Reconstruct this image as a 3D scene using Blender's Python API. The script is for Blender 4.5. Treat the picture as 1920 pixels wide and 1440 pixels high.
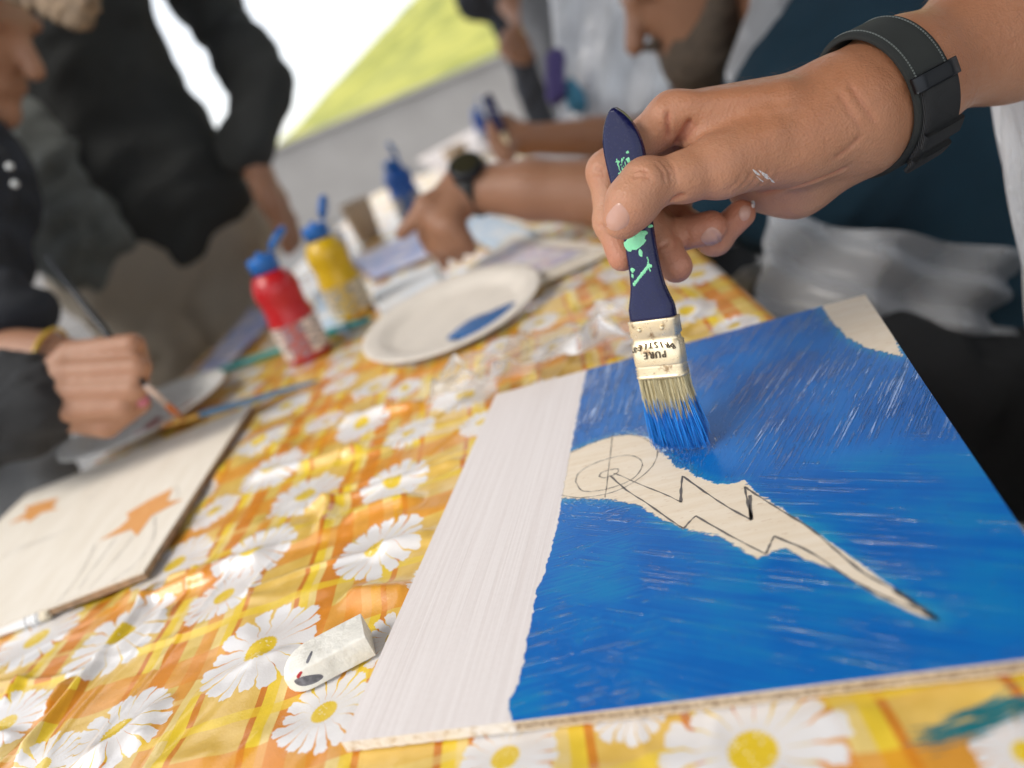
import bpy, bmesh, math, random
import numpy as np
from mathutils import Vector, Matrix

for o in list(bpy.data.objects):
    bpy.data.objects.remove(o)
SC = bpy.context.scene
COL = SC.collection
rng = np.random.default_rng(7)
random.seed(7)
rad = math.radians

# ------------------------------------------------------------------ camera, sky, sun, exposure
TZ = 0.74                      # height of the table top above the ground
CAM_H = 0.21                   # camera height above the table
FPX = 1430.0                   # focal length in photo pixels (1920 wide)
ROLL, PITCH = rad(22.587), rad(20.935)
_up = np.array([-math.sin(ROLL)*math.cos(PITCH), math.cos(ROLL)*math.cos(PITCH), math.sin(PITCH)])
_y = np.array([0, 0, -1.0]) - _up*(-_up[2]); _y /= np.linalg.norm(_y)
RC = np.array([np.cross(_y, _up), _y, _up])          # world <- camera
CAM = np.array([0, 0, TZ+CAM_H])
cam = bpy.data.cameras.new('camera'); camo = bpy.data.objects.new('camera', cam); COL.objects.link(camo)
M4 = Matrix([list(RC[i])+[float(CAM[i])] for i in range(3)]+[[0, 0, 0, 1]])
camo.matrix_world = M4
cam.sensor_width = 36; cam.lens = 36*FPX/1920
cam.clip_start = 0.02; cam.clip_end = 2000
cam.dof.use_dof = True; cam.dof.focus_distance = 0.362; cam.dof.aperture_fstop = 3.5
SC.camera = camo

SUN_EL, SUN_AZ = rad(50), rad(246)      # azimuth clockwise from +Y (the view direction)
w = bpy.data.worlds.new('World'); SC.world = w; w.use_nodes = True
nt = w.node_tree; bg = nt.nodes['Background']
sky = nt.nodes.new('ShaderNodeTexSky'); sky.sky_type = 'NISHITA'; sky.sun_disc = False
sky.sun_elevation = SUN_EL; sky.sun_rotation = SUN_AZ
sky.air_density = 1.0; sky.dust_density = 1.0; sky.ozone_density = 0.6
ov = nt.nodes.new('ShaderNodeMix'); ov.data_type = 'RGBA'; ov.inputs[0].default_value = .72      # thin white overcast over the clear sky
nt.links.new(sky.outputs[0], ov.inputs[6]); ov.inputs[7].default_value = (7.2, 7.25, 7.4, 1)
nt.links.new(ov.outputs[2], bg.inputs[0]); bg.inputs[1].default_value = 0.15
sun = bpy.data.lights.new('sun', 'SUN'); suno = bpy.data.objects.new('sun', sun); COL.objects.link(suno)
sun.energy = 1.5; sun.angle = rad(24); sun.color = (1.0, 0.93, 0.83)
_d = Vector((math.sin(SUN_AZ)*math.cos(SUN_EL), math.cos(SUN_AZ)*math.cos(SUN_EL), math.sin(SUN_EL)))
suno.rotation_euler = _d.to_track_quat('Z', 'Y').to_euler(); suno.location = (-3, 3, 6)
SC.view_settings.view_transform = 'Standard'; SC.view_settings.look = 'None'
SC.view_settings.gamma = 1; SC.view_settings.exposure = 0.60
SC.view_settings.use_curve_mapping = False
SC.render.engine = 'CYCLES'
SC.cycles.use_denoising = True
SC.cycles.max_bounces = 8; SC.cycles.transparent_max_bounces = 12

# ------------------------------------------------------------------ helpers
def ray(px, py):
    return RC @ np.array([(px-960)/FPX, -(py-720)/FPX, -1.0])
def P(px, py, d):                       # a point of the place at camera depth d
    return CAM + ray(px, py)*d
def T(px, py, z=0.0):                   # a point on the level z above the table top
    r = ray(px, py); return CAM + r*((TZ+z-CAM[2])/r[2])
def tag(o, label=None, cat=None, group=None, kind=None):
    if label: o['label'] = label
    if cat: o['category'] = cat
    if group: o['group'] = group
    if kind: o['kind'] = kind
    return o
def empty(name, loc, label=None, cat=None, group=None):
    o = bpy.data.objects.new(name, None); COL.objects.link(o); o.location = Vector(loc); o.empty_display_size = .05
    bpy.context.view_layer.update()
    return tag(o, label, cat, group)
def link(name, me, mat=None, parent=None, smooth=False):
    o = bpy.data.objects.new(name, me); COL.objects.link(o)
    if mat is not None and not me.materials: me.materials.append(mat)
    if parent is not None:
        o.parent = parent; o.matrix_parent_inverse = Matrix.Translation(-parent_loc(parent))
    if smooth: me.polygons.foreach_set('use_smooth', [True]*len(me.polygons)); me.update()
    return o
def parent_loc(p):
    return Vector(p.location) if p.parent is None else Vector((0, 0, 0))
def mesh(name, V, F, mat=None, parent=None, smooth=False):
    me = bpy.data.meshes.new(name); me.from_pydata([tuple(map(float, v)) for v in V], [], [tuple(map(int, f)) for f in F]); me.update()
    return link(name, me, mat, parent, smooth)
def mesh_np(name, V, Q, mat=None, parent=None, smooth=True):
    me = bpy.data.meshes.new(name); V = np.asarray(V, np.float32); Q = np.asarray(Q, np.int32)
    k = Q.shape[1]
    me.vertices.add(len(V)); me.vertices.foreach_set('co', V.ravel())
    me.loops.add(Q.size); me.loops.foreach_set('vertex_index', Q.ravel())
    me.polygons.add(len(Q)); me.polygons.foreach_set('loop_start', np.arange(0, Q.size, k, dtype=np.int32))
    me.polygons.foreach_set('use_smooth', np.full(len(Q), smooth)); me.update(calc_edges=True); me.validate()
    return link(name, me, mat, parent)
def bmo(name, bm, mat=None, parent=None, smooth=False):
    me = bpy.data.meshes.new(name); bm.normal_update(); bm.to_mesh(me); bm.free()
    return link(name, me, mat, parent, smooth)
def vattr(o, name, data, dom='POINT', typ='FLOAT'):
    a = o.data.attributes.new(name, typ, dom)
    a.data.foreach_set('vector' if typ == 'FLOAT_VECTOR' else 'value', np.asarray(data, np.float32).ravel())
def frame(zdir, xhint):
    z = np.asarray(zdir, float); z = z/np.linalg.norm(z); x = np.asarray(xhint, float); x = x-z*(x@z); x /= np.linalg.norm(x)
    return np.array([x, np.cross(z, x), z]).T      # columns
def catmull(pts, n=8, closed=False):
    p = np.asarray(pts, float)
    if closed: p = np.vstack([p[-1], p, p[0], p[1]])
    else: p = np.vstack([2*p[0]-p[1], p, 2*p[-1]-p[-2]])
    out = []
    for i in range(1, len(p)-2):
        t = np.linspace(0, 1, n, endpoint=False)[:, None]
        a, b, c, d = p[i-1], p[i], p[i+1], p[i+2]
        out.append(.5*((2*b)+(-a+c)*t+(2*a-5*b+4*c-d)*t*t+(-a+3*b-3*c+d)*t**3))
    if not closed: out.append(p[-2][None])
    return np.vstack(out)
def tube(pts, rads, n=12, caps=True, squash=None):
    """verts, faces of a tube along pts"""
    pts = np.asarray(pts, float); m = len(pts); rads = np.broadcast_to(np.asarray(rads, float), (m,))
    V = []; F = []; xh = np.array([.31, .22, .93])
    for i in range(m):
        t = pts[min(i+1, m-1)]-pts[max(i-1, 0)]
        fr = frame(t, xh); xh = fr[:, 0]
        for k in range(n):
            a = 2*math.pi*k/n
            V.append(pts[i]+rads[i]*(math.cos(a)*fr[:, 0]+math.sin(a)*fr[:, 1]*(squash or 1)))
    for i in range(m-1):
        for k in range(n):
            F.append((i*n+k, i*n+(k+1) % n, (i+1)*n+(k+1) % n, (i+1)*n+k))
    if caps: F.append(tuple(range(n-1, -1, -1))); F.append(tuple((m-1)*n+k for k in range(n)))
    return V, F
def lathe(prof, n=48, base=(0, 0, 0), axis=(0, 0, 1)):
    fr = frame(axis, (1, .01, 0.02)); base = np.asarray(base, float); V = []; F = []
    for r, z in prof:
        for k in range(n):
            a = 2*math.pi*k/n; V.append(base+fr @ np.array([r*math.cos(a), r*math.sin(a), z]))
    for i in range(len(prof)-1):
        for k in range(n):
            F.append((i*n+k, i*n+(k+1) % n, (i+1)*n+(k+1) % n, (i+1)*n+k))
    F.append(tuple(range(n-1, -1, -1))); F.append(tuple((len(prof)-1)*n+k for k in range(n)))
    return V, F
def boxbm(c, size, fr=None, bev=0.0, seg=2):
    bm = bmesh.new(); bmesh.ops.create_cube(bm, size=1)
    for v in bm.verts: v.co = Vector((v.co.x*size[0], v.co.y*size[1], v.co.z*size[2]))
    if bev: bmesh.ops.bevel(bm, geom=list(bm.edges), offset=bev, segments=seg, affect='EDGES', profile=.6)
    m = Matrix([list(fr[i]) for i in range(3)]).to_4x4() if fr is not None else Matrix()
    bmesh.ops.transform(bm, matrix=Matrix.Translation(Vector(c)) @ m, verts=bm.verts)
    return bm
def joinVF(parts):
    V = []; F = []
    for v, f in parts:
        b = len(V); V += list(v); F += [tuple(i+b for i in q) for q in f]
    return V, F
def smoothnoise(x, y, f, seed):
    """cheap value noise on arrays"""
    x = x*f; y = y*f; xi = np.floor(x).astype(int); yi = np.floor(y).astype(int); fx = x-xi; fy = y-yi
    g = np.random.default_rng(seed).random((257, 257))
    fx = fx*fx*fx*(fx*(fx*6-15)+10); fy = fy*fy*fy*(fy*(fy*6-15)+10)
    a = g[xi % 257, yi % 257]; b = g[(xi+1) % 257, yi % 257]; c = g[xi % 257, (yi+1) % 257]; d = g[(xi+1) % 257, (yi+1) % 257]
    return (a*(1-fx)+b*fx)*(1-fy)+(c*(1-fx)+d*fx)*fy
def polysd(X, Y, poly):
    """signed distance to polygon, negative inside"""
    poly = np.asarray(poly); n = len(poly); d = np.full(X.shape, 1e9); ins = np.zeros(X.shape, bool)
    for i in range(n):
        a = poly[i]; b = poly[(i+1) % n]; e = b-a
        t = np.clip(((X-a[0])*e[0]+(Y-a[1])*e[1])/(e@e+1e-18), 0, 1)
        d = np.minimum(d, (X-a[0]-t*e[0])**2+(Y-a[1]-t*e[1])**2)
        c = ((a[1] <= Y) & (b[1] > Y)) | ((b[1] <= Y) & (a[1] > Y))
        xx = a[0]+(Y-a[1])/(e[1] if abs(e[1]) > 1e-12 else 1e-12)*e[0]
        ins ^= c & (X < xx)
    d = np.sqrt(d); return np.where(ins, -d, d)

# ---- signed-distance modelling for bodies, hands, cloth (surface nets)
class SDF:
    def __init__(s, lo, hi, h):
        s.lo = np.asarray(lo, float); s.h = h; s.n = np.ceil((np.asarray(hi)-s.lo)/h).astype(int)+1
        s.f = np.full(s.n, 1.0, np.float32)
    def sub(s, lo, hi):
        a = np.clip(np.floor((lo-s.lo)/s.h).astype(int), 0, s.n-1); b = np.clip(np.ceil((hi-s.lo)/s.h).astype(int)+1, 1, s.n)
        sl = tuple(slice(a[i], max(b[i], a[i]+1)) for i in range(3))
        ax = [(s.lo[i]+np.arange(sl[i].start, sl[i].stop)*s.h).astype(np.float32) for i in range(3)]
        return sl, ax[0][:, None, None], ax[1][None, :, None], ax[2][None, None, :]
    @staticmethod
    def smin(a, b, k):
        if k <= 0: return np.minimum(a, b)
        h = np.maximum(k-np.abs(a-b), 0)/k; return np.minimum(a, b)-h*h*k*.25
    def put(s, sl, d, k): s.f[sl] = s.smin(s.f[sl], d, k)
    def cone(s, a, b, ra, rb, k=.004, m=None, flat=None):
        """tapered capsule; flat=(dir, factor) widens it along dir"""
        a = np.asarray(a, float); b = np.asarray(b, float); r = max(ra, rb)*(max(1, flat[1]) if flat else 1)
        mg = r+k+3*s.h
        sl, X, Y, Z = s.sub(np.minimum(a, b)-mg, np.maximum(a, b)+mg)
        e = b-a; px, py, pz = X-a[0], Y-a[1], Z-a[2]
        t = np.clip((px*e[0]+py*e[1]+pz*e[2])/(e@e+1e-12), 0, 1)
        px, py, pz = px-t*e[0], py-t*e[1], pz-t*e[2]
        if flat:
            u = np.asarray(flat[0], float); u = u/np.linalg.norm(u)
            q = (px*u[0]+py*u[1]+pz*u[2])*(1/flat[1]-1)
            px, py, pz = px+q*u[0], py+q*u[1], pz+q*u[2]
        d = np.sqrt(px*px+py*py+pz*pz)-(ra+t*(rb-ra))
        s.put(sl, d.astype(np.float32), k)
    def ell(s, c, r, fr=None, k=.004):
        c = np.asarray(c, float); r = np.asarray(r, float); fr = np.eye(3) if fr is None else fr
        mg = r.max()+k+3*s.h; sl, X, Y, Z = s.sub(c-mg, c+mg)
        x, y, z = X-c[0], Y-c[1], Z-c[2]
        q = [(x*fr[0, i]+y*fr[1, i]+z*fr[2, i]) for i in range(3)]
        k0 = np.sqrt(sum((q[i]/r[i])**2 for i in range(3))); k1 = np.sqrt(sum((q[i]/r[i]**2)**2 for i in range(3)))+1e-9
        s.put(sl, (k0*(k0-1)/k1).astype(np.float32), k)
    def cut(s, a, b, r, k=.002):
        a = np.asarray(a, float); b = np.asarray(b, float); mg = r+k+3*s.h
        sl, X, Y, Z = s.sub(np.minimum(a, b)-mg, np.maximum(a, b)+mg)
        e = b-a; px, py, pz = X-a[0], Y-a[1], Z-a[2]; t = np.clip((px*e[0]+py*e[1]+pz*e[2])/(e@e+1e-12), 0, 1)
        d = np.sqrt((px-t*e[0])**2+(py-t*e[1])**2+(pz-t*e[2])**2)-r
        s.f[sl] = -s.smin(-s.f[sl], d.astype(np.float32), k)
    def child(s):
        c = SDF.__new__(SDF); c.lo, c.h, c.n = s.lo, s.h, s.n; c.f = np.full(s.n, 1.0, np.float32); return c
    def merge(s, o, k): s.f = s.smin(s.f, o.f, k)
    def mesh(s, relax=1):
        f = s.f; ins = f < 0; nx, ny, nz = f.shape
        cnt = np.zeros((nx-1, ny-1, nz-1), np.int8)
        for i in (0, 1):
            for j in (0, 1):
                for k in (0, 1): cnt += ins[i:nx-1+i, j:ny-1+j, k:nz-1+k]
        act = (cnt > 0) & (cnt < 8); idx = np.full(act.shape, -1, np.int32); C = np.argwhere(act); idx[act] = np.arange(len(C))
        acc = np.zeros((len(C), 3)); num = np.zeros(len(C))
        corners = [(i, j, k) for i in (0, 1) for j in (0, 1) for k in (0, 1)]
        for a in corners:
            for b in corners:
                if sum(abs(a[i]-b[i]) for i in range(3)) == 1 and a < b:
                    fa = f[C[:, 0]+a[0], C[:, 1]+a[1], C[:, 2]+a[2]]; fb = f[C[:, 0]+b[0], C[:, 1]+b[1], C[:, 2]+b[2]]
                    m = (fa < 0) != (fb < 0); t = np.where(m, fa/np.where(m, fa-fb, 1), 0)
                    for i in range(3): acc[:, i] += np.where(m, a[i]+t*(b[i]-a[i]), 0)
                    num += m
        V = s.lo+(C+acc/num[:, None])*s.h; Q = []
        for ax in range(3):
            u, v = (ax+1) % 3, (ax+2) % 3
            sA = [slice(None)]*3; sB = [slice(None)]*3; sA[ax] = slice(0, -1); sB[ax] = slice(1, None)
            a, b = ins[tuple(sA)], ins[tuple(sB)]; E = np.argwhere(a != b)
            E = E[(E[:, u] > 0) & (E[:, v] > 0) & (E[:, u] < f.shape[u]-1) & (E[:, v] < f.shape[v]-1)]
            fl = a[E[:, 0], E[:, 1], E[:, 2]]
            def g(du, dv):
                e = E.copy(); e[:, u] += du; e[:, v] += dv; return idx[e[:, 0], e[:, 1], e[:, 2]]
            q = np.stack([g(-1, -1), g(0, -1), g(0, 0), g(-1, 0)], 1)
            q = np.where(fl[:, None], q, q[:, ::-1]); Q.append(q)
        Q = np.vstack(Q); Q = Q[(Q >= 0).all(1)]
        for _ in range(relax):
            S = np.zeros_like(V); c = np.zeros(len(V))
            for i in range(4):
                for j in (1, 3):
                    np.add.at(S, Q[:, i], V[Q[:, (i+j) % 4]]); np.add.at(c, Q[:, i], 1)
            V = np.where(c[:, None] > 0, .5*V+.5*S/np.maximum(c, 1)[:, None], V)
        return V, Q
def vnormals(V, Q):
    n = np.cross(V[Q[:, 2]]-V[Q[:, 0]], V[Q[:, 3]]-V[Q[:, 1]]); N = np.zeros_like(V)
    for i in range(4): np.add.at(N, Q[:, i], n)
    return N/np.maximum(np.linalg.norm(N, axis=1, keepdims=True), 1e-12)

# ---- material helper
class NT:
    def __init__(s, name):
        s.m = bpy.data.materials.new(name); s.m.use_nodes = True; s.t = s.m.node_tree
        s.b = s.t.nodes['Principled BSDF']; s.out = s.t.nodes['Material Output']
    def put(s, sock, v):
        if isinstance(v, bpy.types.NodeSocket): s.t.links.new(v, sock)
        elif v is not None:
            if hasattr(sock.default_value, '__len__') and not hasattr(v, '__len__'): v = (v,)*len(sock.default_value)
            if hasattr(sock.default_value, '__len__') and len(sock.default_value) == 4 and len(v) == 3: v = (*v, 1)
            sock.default_value = v
    def n(s, typ, out=0, ins=None, **props):
        nd = s.t.nodes.new('ShaderNode'+typ)
        for k, v in props.items(): setattr(nd, k, v)
        for k, v in (ins or {}).items(): s.put(nd.inputs[k], v)
        return nd.outputs[out]
    def ma(s, op, a, b=None, c=None, clamp=False):
        nd = s.t.nodes.new('ShaderNodeMath'); nd.operation = op; nd.use_clamp = clamp
        for i, v in enumerate((a, b, c)):
            if v is not None: s.put(nd.inputs[i], v)
        return nd.outputs[0]
    def vm(s, op, a, b=None, out=0):
        nd = s.t.nodes.new('ShaderNodeVectorMath'); nd.operation = op
        for i, v in enumerate((a, b)):
            if v is not None: s.put(nd.inputs[i], v)
        return nd.outputs[out]
    def mix(s, fac, a, b):
        nd = s.t.nodes.new('ShaderNodeMix'); nd.data_type = 'RGBA'
        s.put(nd.inputs[0], fac); s.put(nd.inputs[6], a); s.put(nd.inputs[7], b); return nd.outputs[2]
    def mixf(s, fac, a, b):
        nd = s.t.nodes.new('ShaderNodeMix'); s.put(nd.inputs[0], fac); s.put(nd.inputs[2], a); s.put(nd.inputs[3], b); return nd.outputs[0]
    def step(s, v, lo, hi, a=0.0, b=1.0, smooth=True):
        nd = s.t.nodes.new('ShaderNodeMapRange'); nd.interpolation_type = 'SMOOTHSTEP' if smooth else 'LINEAR'
        for i, x in enumerate((v, lo, hi, a, b)): s.put(nd.inputs[i], x)
        return nd.outputs[0]
    def attr(s, name, out=2): return s.n('Attribute', out, attribute_name=name)
    def obj(s): return s.n('TexCoord', 3)
    def xyz(s, v):
        nd = s.t.nodes.new('ShaderNodeSeparateXYZ'); s.put(nd.inputs[0], v); return nd.outputs
    def comb(s, x, y, z=0.0):
        nd = s.t.nodes.new('ShaderNodeCombineXYZ')
        for i, v in enumerate((x, y, z)): s.put(nd.inputs[i], v)
        return nd.outputs[0]
    def noise(s, vec, scale, detail=3.0, rough=.5, out=0, dist=0.0, dim='3D'):
        return s.n('TexNoise', out, {'Vector': vec, 'Scale': scale, 'Detail': detail, 'Roughness': rough, 'Distortion': dist}, noise_dimensions=dim)
    def bump(s, h, dist, strength=1.0, nrm=None):
        return s.n('Bump', 0, {'Height': h, 'Distance': dist, 'Strength': strength, 'Normal': nrm})
    def set(s, **k):
        names = dict(col='Base Color', rough='Roughness', nrm='Normal', spec='Specular IOR Level', metal='Metallic', trans='Transmission Weight',
                     sss='Subsurface Weight', sssr='Subsurface Radius', ssss='Subsurface Scale', coat='Coat Weight', coatr='Coat Roughness', coatn='Coat Normal', alpha='Alpha', ior='IOR', sheen='Sheen Weight', aniso='Anisotropic')
        for a, v in k.items(): s.put(s.b.inputs[names[a]], v)
        return s
def simple(name, col, rough=.5, var=.12, scale=30.0, bump=0.0, bscale=200.0, **k):
    t = NT(name); c = t.obj(); n = t.noise(c, scale, 4)
    f = t.step(n, .3, .7, 1-var, 1+var, False)
    t.set(col=t.vm('MULTIPLY', tuple(col), f) if False else t.n('VectorMath', 0, {0: tuple(col), 1: f}, operation='MULTIPLY'), rough=t.step(n, .3, .7, max(rough-.07, .02), min(rough+.07, 1), False), **k)
    if bump: t.set(nrm=t.bump(t.noise(c, bscale, 3), bump))
    return t.m

# ------------------------------------------------------------------ the setting: ground, parapet, hillside
ORANGE = (.66, .20, .012); GOLD = (.78, .55, .15); YEL = (.84, .60, .03); PALE = (.82, .64, .24)
t = NT('paving'); c = t.obj()
n1 = t.noise(c, 1.3, 5); n2 = t.noise(c, 60, 3)
t.set(col=t.mix(t.ma('ADD', t.ma('MULTIPLY', n1, .7), t.ma('MULTIPLY', n2, .3)), (.13, .125, .12), (.22, .21, .20)), rough=.85, nrm=t.bump(n2, .004)); M_PAVE = t.m
V = [(-60, -30, 0), (60, -30, 0), (60, 40, 0), (-60, 40, 0)]
tag(mesh('ground', V, [(0, 1, 2, 3)], M_PAVE), kind='structure')
t = NT('concrete'); c = t.obj(); n1 = t.noise(c, 2.5, 6)
t.set(col=t.mix(n1, (.32, .30, .28), (.45, .425, .40)), rough=.9, nrm=t.bump(t.noise(c, 40, 4), .01)); M_CONC = t.m
par = empty('parapet_wall', (-2.5, 11.0, 0), 'low grey concrete wall in front of the grassy hillside', 'wall')
bmo('wall_body', boxbm((-2.5, 11.0, .56), (46, .3, 1.12), frame((0, 0, 1), (1, .12, 0)), .01), M_CONC, par)
bmo('coping', boxbm((-2.5, 11.0, 1.152), (46, .42, .06), frame((0, 0, 1), (1, .12, 0)), .012), M_CONC, par)
# unseen roof inferred from the side light; added, sized and toned to shape it
can = empty('unseen_canopy', (.4, .9, 0), 'unseen grey fabric roof on posts over the table, added to shape the light', 'unseen_canopy')
M_CAN = simple('canopy_fabric', (.30, .29, .27), .8, .06, 4)
cg = []; cf = []
for i in range(13):
    for j in range(13):
        u, v = i/12, j/12; cg.append((-1.0+4.1*u, -1.6+4.3*v, 2.42+.30*min(u, 1-u, v, 1-v)*2-.05*math.sin(u*math.pi)*math.sin(v*math.pi)))
for i in range(12):
    for j in range(12): cf.append((i*13+j, i*13+j+1, (i+1)*13+j+1, (i+1)*13+j))
co_ = mesh('roof_fabric', cg, cf, M_CAN, can, True); co_.modifiers.new('thickness', 'SOLIDIFY').thickness = .004
for x_ in (-.95, 3.05):
    for y_ in (-1.55, 2.65): V, F = tube([(x_, y_, 0), (x_, y_, 2.42)], .02, 12); mesh('post', V, F, M_CONC, can, True)
# hillside: a grassy slope rising to the right
t = NT('hill_grass'); c = t.obj(); n1 = t.noise(c, .35, 6, .6); n2 = t.noise(t.n('Mapping', 0, {0: c, 2: (0, .35, 0), 3: (.06, .3, 1.6)}), .9, 3, .6)
t.set(col=t.mix(t.step(t.ma('ADD', t.ma('MULTIPLY', n1, .4), t.ma('MULTIPLY', n2, .6)), .38, .62), (.19, .215, .04), (.44, .42, .08)), rough=.9, nrm=t.bump(n2, .4)); M_HILL = t.m
nx, ny = 110, 60; xs = np.linspace(-40, 90, nx); ys = np.linspace(18, 120, ny); X, Y = np.meshgrid(xs, ys, indexing='ij')
Z = -.6+np.maximum(X+.235*Y, 0)*.40*np.clip((Y-14)/50, 0, 1)+(smoothnoise(X, Y, .12, 3)-.5)*np.clip((X+.235*Y)/6, 0, 1)+.3*smoothnoise(X, Y, .5, 4)
Q = [[i*ny+j, (i+1)*ny+j, (i+1)*ny+j+1, i*ny+j+1] for i in range(nx-1) for j in range(ny-1)]
tag(mesh_np('hillside', np.stack([X, Y, Z], -1).reshape(-1, 3), Q, M_HILL), kind='structure')
t = NT('sea'); t.set(col=(.30, .42, .47), rough=.15, nrm=t.bump(t.noise(t.obj(), .8, 3), .1))
tag(mesh('sea', [(-700, 60, -2), (700, 60, -2), (700, 1500, -2), (-700, 1500, -2)], [(0, 1, 2, 3)], t.m), kind='structure')

# ------------------------------------------------------------------ table and cloth
TA = rad(82.5); TD = np.array([math.cos(TA), math.sin(TA)]); SD = np.array([TD[1], -TD[0]])     # along / across the table
S0, S1, T0, T1 = -.5625, .112, -.55, 2.75
def st(s, t_, z): return np.array([SD[0]*s+TD[0]*t_, SD[1]*s+TD[1]*t_, TZ+z])
frT = np.array([[SD[0], TD[0], 0], [SD[1], TD[1], 0], [0, 0, 1]])
M_STEEL = simple('grey_steel', (.32, .32, .33), .4, metal=.8)
M_TBL = simple('table_board', (.62, .58, .52), .5)
tbl = empty('trestle_table', (*st((S0+S1)/2, (T0+T1)/2, -TZ)[:2], 0), 'long table standing under the flowered cloth', 'table')
bmo('table_top', boxbm(st((S0+S1)/2, (T0+T1)/2, -.017), (S1-S0-.012, T1-T0-.012, .026), frT, .003), M_TBL, tbl)
for s_ in (S0+.06, S1-.06):
    for t_ in (T0+.1, (T0+T1)/2, T1-.1):
        V, F = tube([st(s_, t_, -.03), st(s_, t_, -TZ)], .016, 14); mesh('leg', V, F, M_STEEL, tbl, True)

BZ = .0068                    # level of the painted board's upper face
BO = T(640, 1392, BZ); BA = rad(-19.7)
BX = np.array([math.cos(BA), math.sin(BA), 0]); BY = np.array([-BX[1], BX[0], 0]); BW, BD, BT = .2565, .3005, .0053
def bl(px, py):               # board coordinates of a photo point lying on the board
    q = T(px, py, BZ)-BO; return np.array([q@BX, q@BY])
def bw(u, v, z=0.0): return BO+BX*u+BY*v+np.array([0, 0, z])
LZ = .0085                    # second board (left)
LC = T(268, 1072, LZ); _l = T(470, 760, LZ)-LC; LY = _l/np.linalg.norm(_l); LY = np.array([LY[0], LY[1], 0]); LY /= np.linalg.norm(LY)
LX = np.array([-LY[1], LY[0], 0]); LW, LD, LT = .256, np.linalg.norm(_l), .006
def ll(px, py): q = T(px, py, LZ)-LC; return np.array([q@LX, q@LY])
def lw(u, v, z=0.0): return LC+LX*u+LY*v+np.array([0, 0, z])

def cloth_h(x, y):
    """wrinkle height of the oilcloth"""
    def rot(a): c, s = math.cos(a), math.sin(a); return x*c+y*s, -x*s+y*c
    h = np.zeros_like(x)
    u, v = rot(rad(38)); wx = .02*smoothnoise(x+3, y+5, 14, 21)
    n = smoothnoise(u*.28+9, v+wx+4, 26, 11); h += .0040*np.exp(-((n-.5)/.055)**2)*smoothnoise(x+2, y+7, 9, 5)
    u, v = rot(rad(-14)); n = smoothnoise(u*.3+5, v+wx*.8+8, 30, 12); h += .0034*np.exp(-((n-.5)/.06)**2)*smoothnoise(x+7, y+1, 8, 6)
    u, v = rot(rad(66)); n = smoothnoise(u*.25+2, v+wx+3, 36, 13); h += .0020*np.exp(-((n-.5)/.06)**2)*smoothnoise(x+11, y+4, 10, 8)
    h += .0050*(smoothnoise(x+20, y+20, 14, 14)-.4)+.0022*(smoothnoise(x+20, y+20, 42, 15)-.5)+.0005*(smoothnoise(x+20, y+20, 120, 16)-.5)
    def fold(p, q, wd, hh, bend=0.0):
        p = T(*p)[:2]; q = T(*q)[:2]; e = q-p; L = np.linalg.norm(e); e = e/L; a = (x-p[0])*e[0]+(y-p[1])*e[1]; b = -(x-p[0])*e[1]+(y-p[1])*e[0]+bend*np.sin(np.clip(a/L, 0, 1)*math.pi)
        return hh*np.exp(-(b/wd)**2)*np.clip(np.minimum(a, L-a)/.012, 0, 1)
    for f in [((20, 1440), (300, 1090), .004, .007, .004), ((70, 1350), (140, 1260), .003, .006, 0), ((300, 1100), (520, 1035), .007, .009, .003), ((260, 1130), (420, 1080), .004, .006, 0),
              ((600, 1010), (612, 930), .006, .006, .004), ((640, 985), (800, 935), .006, .006, -.003), ((690, 1050), (830, 990), .005, .006, 0), ((640, 1120), (830, 1100), .008, .007, .002),
              ((560, 960), (880, 860), .004, .005, .002), ((470, 905), (700, 840), .006, .006, 0), ((190, 1240), (340, 1130), .004, .006, .002), ((0, 1330), (60, 1260), .004, .006, 0),
              ((150, 1440), (330, 1300), .006, .005, .003), ((640, 800), (800, 760), .008, .007, 0), ((240, 1420), (300, 1350), .006, .005, 0)]:
        h += fold(*f)
    return np.clip(h*.85, -.003, .010)
# grid in table coordinates, fine near the camera, folded over both long edges
def spaced(a, b, f):
    out = [a]
    while out[-1] < b: out.append(out[-1]+f(out[-1]))
    return np.array(out)
ts = spaced(T0-.22, T1+.2, lambda v: .02 if v < .02 else .0017 if v < .52 else min(.0017+(v-.52)*.012, .012))
ss = spaced(S0-.26, S1+.26, lambda v: .006 if v < S0-.02 or v > S1+.03 else .0019)
Sg, Tg = np.meshgrid(ss, ts, indexing='ij')
def drape(s, t_):
    rr = .012
    over = np.where(s < S0, S0-s, np.where(s > S1, s-S1, 0)); sg = np.where(s < S0, -1, 1)
    ang = np.clip(over/rr, 0, math.pi/2); dn = np.maximum(over-rr*math.pi/2, 0)
    wave = np.sin(t_*23+3*np.sin(t_*7))*np.clip(dn/.15, 0, 1)*.014
    s2 = np.clip(s, S0, S1)+sg*np.where(over > 0, rr*np.sin(ang)+wave, 0); z = -np.where(over > 0, rr*(1-np.cos(ang))+dn, 0)
    fo = np.where(t_ < T0, T0-t_, np.where(t_ > T1, t_-T1, 0)); z = z-fo; t2 = np.clip(t_, T0, T1)
    return s2, t2, z, over+fo
s2, t2, zz, ov = drape(Sg, Tg)
X = SD[0]*s2+TD[0]*t2; Y = SD[1]*s2+TD[1]*t2
H = cloth_h(X, Y)*np.clip(1-ov/.02, 0, 1)*np.clip(np.minimum(s2-S0, S1-s2)/.03+.15, 0, 1)
def under(X, Y, o, ex, ey, wd, dp):
    u = (X-o[0])*ex[0]+(Y-o[1])*ex[1]; v = (X-o[0])*ey[0]+(Y-o[1])*ey[1]
    return np.minimum(np.minimum(u, wd-u), np.minimum(v, dp-v))
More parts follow.
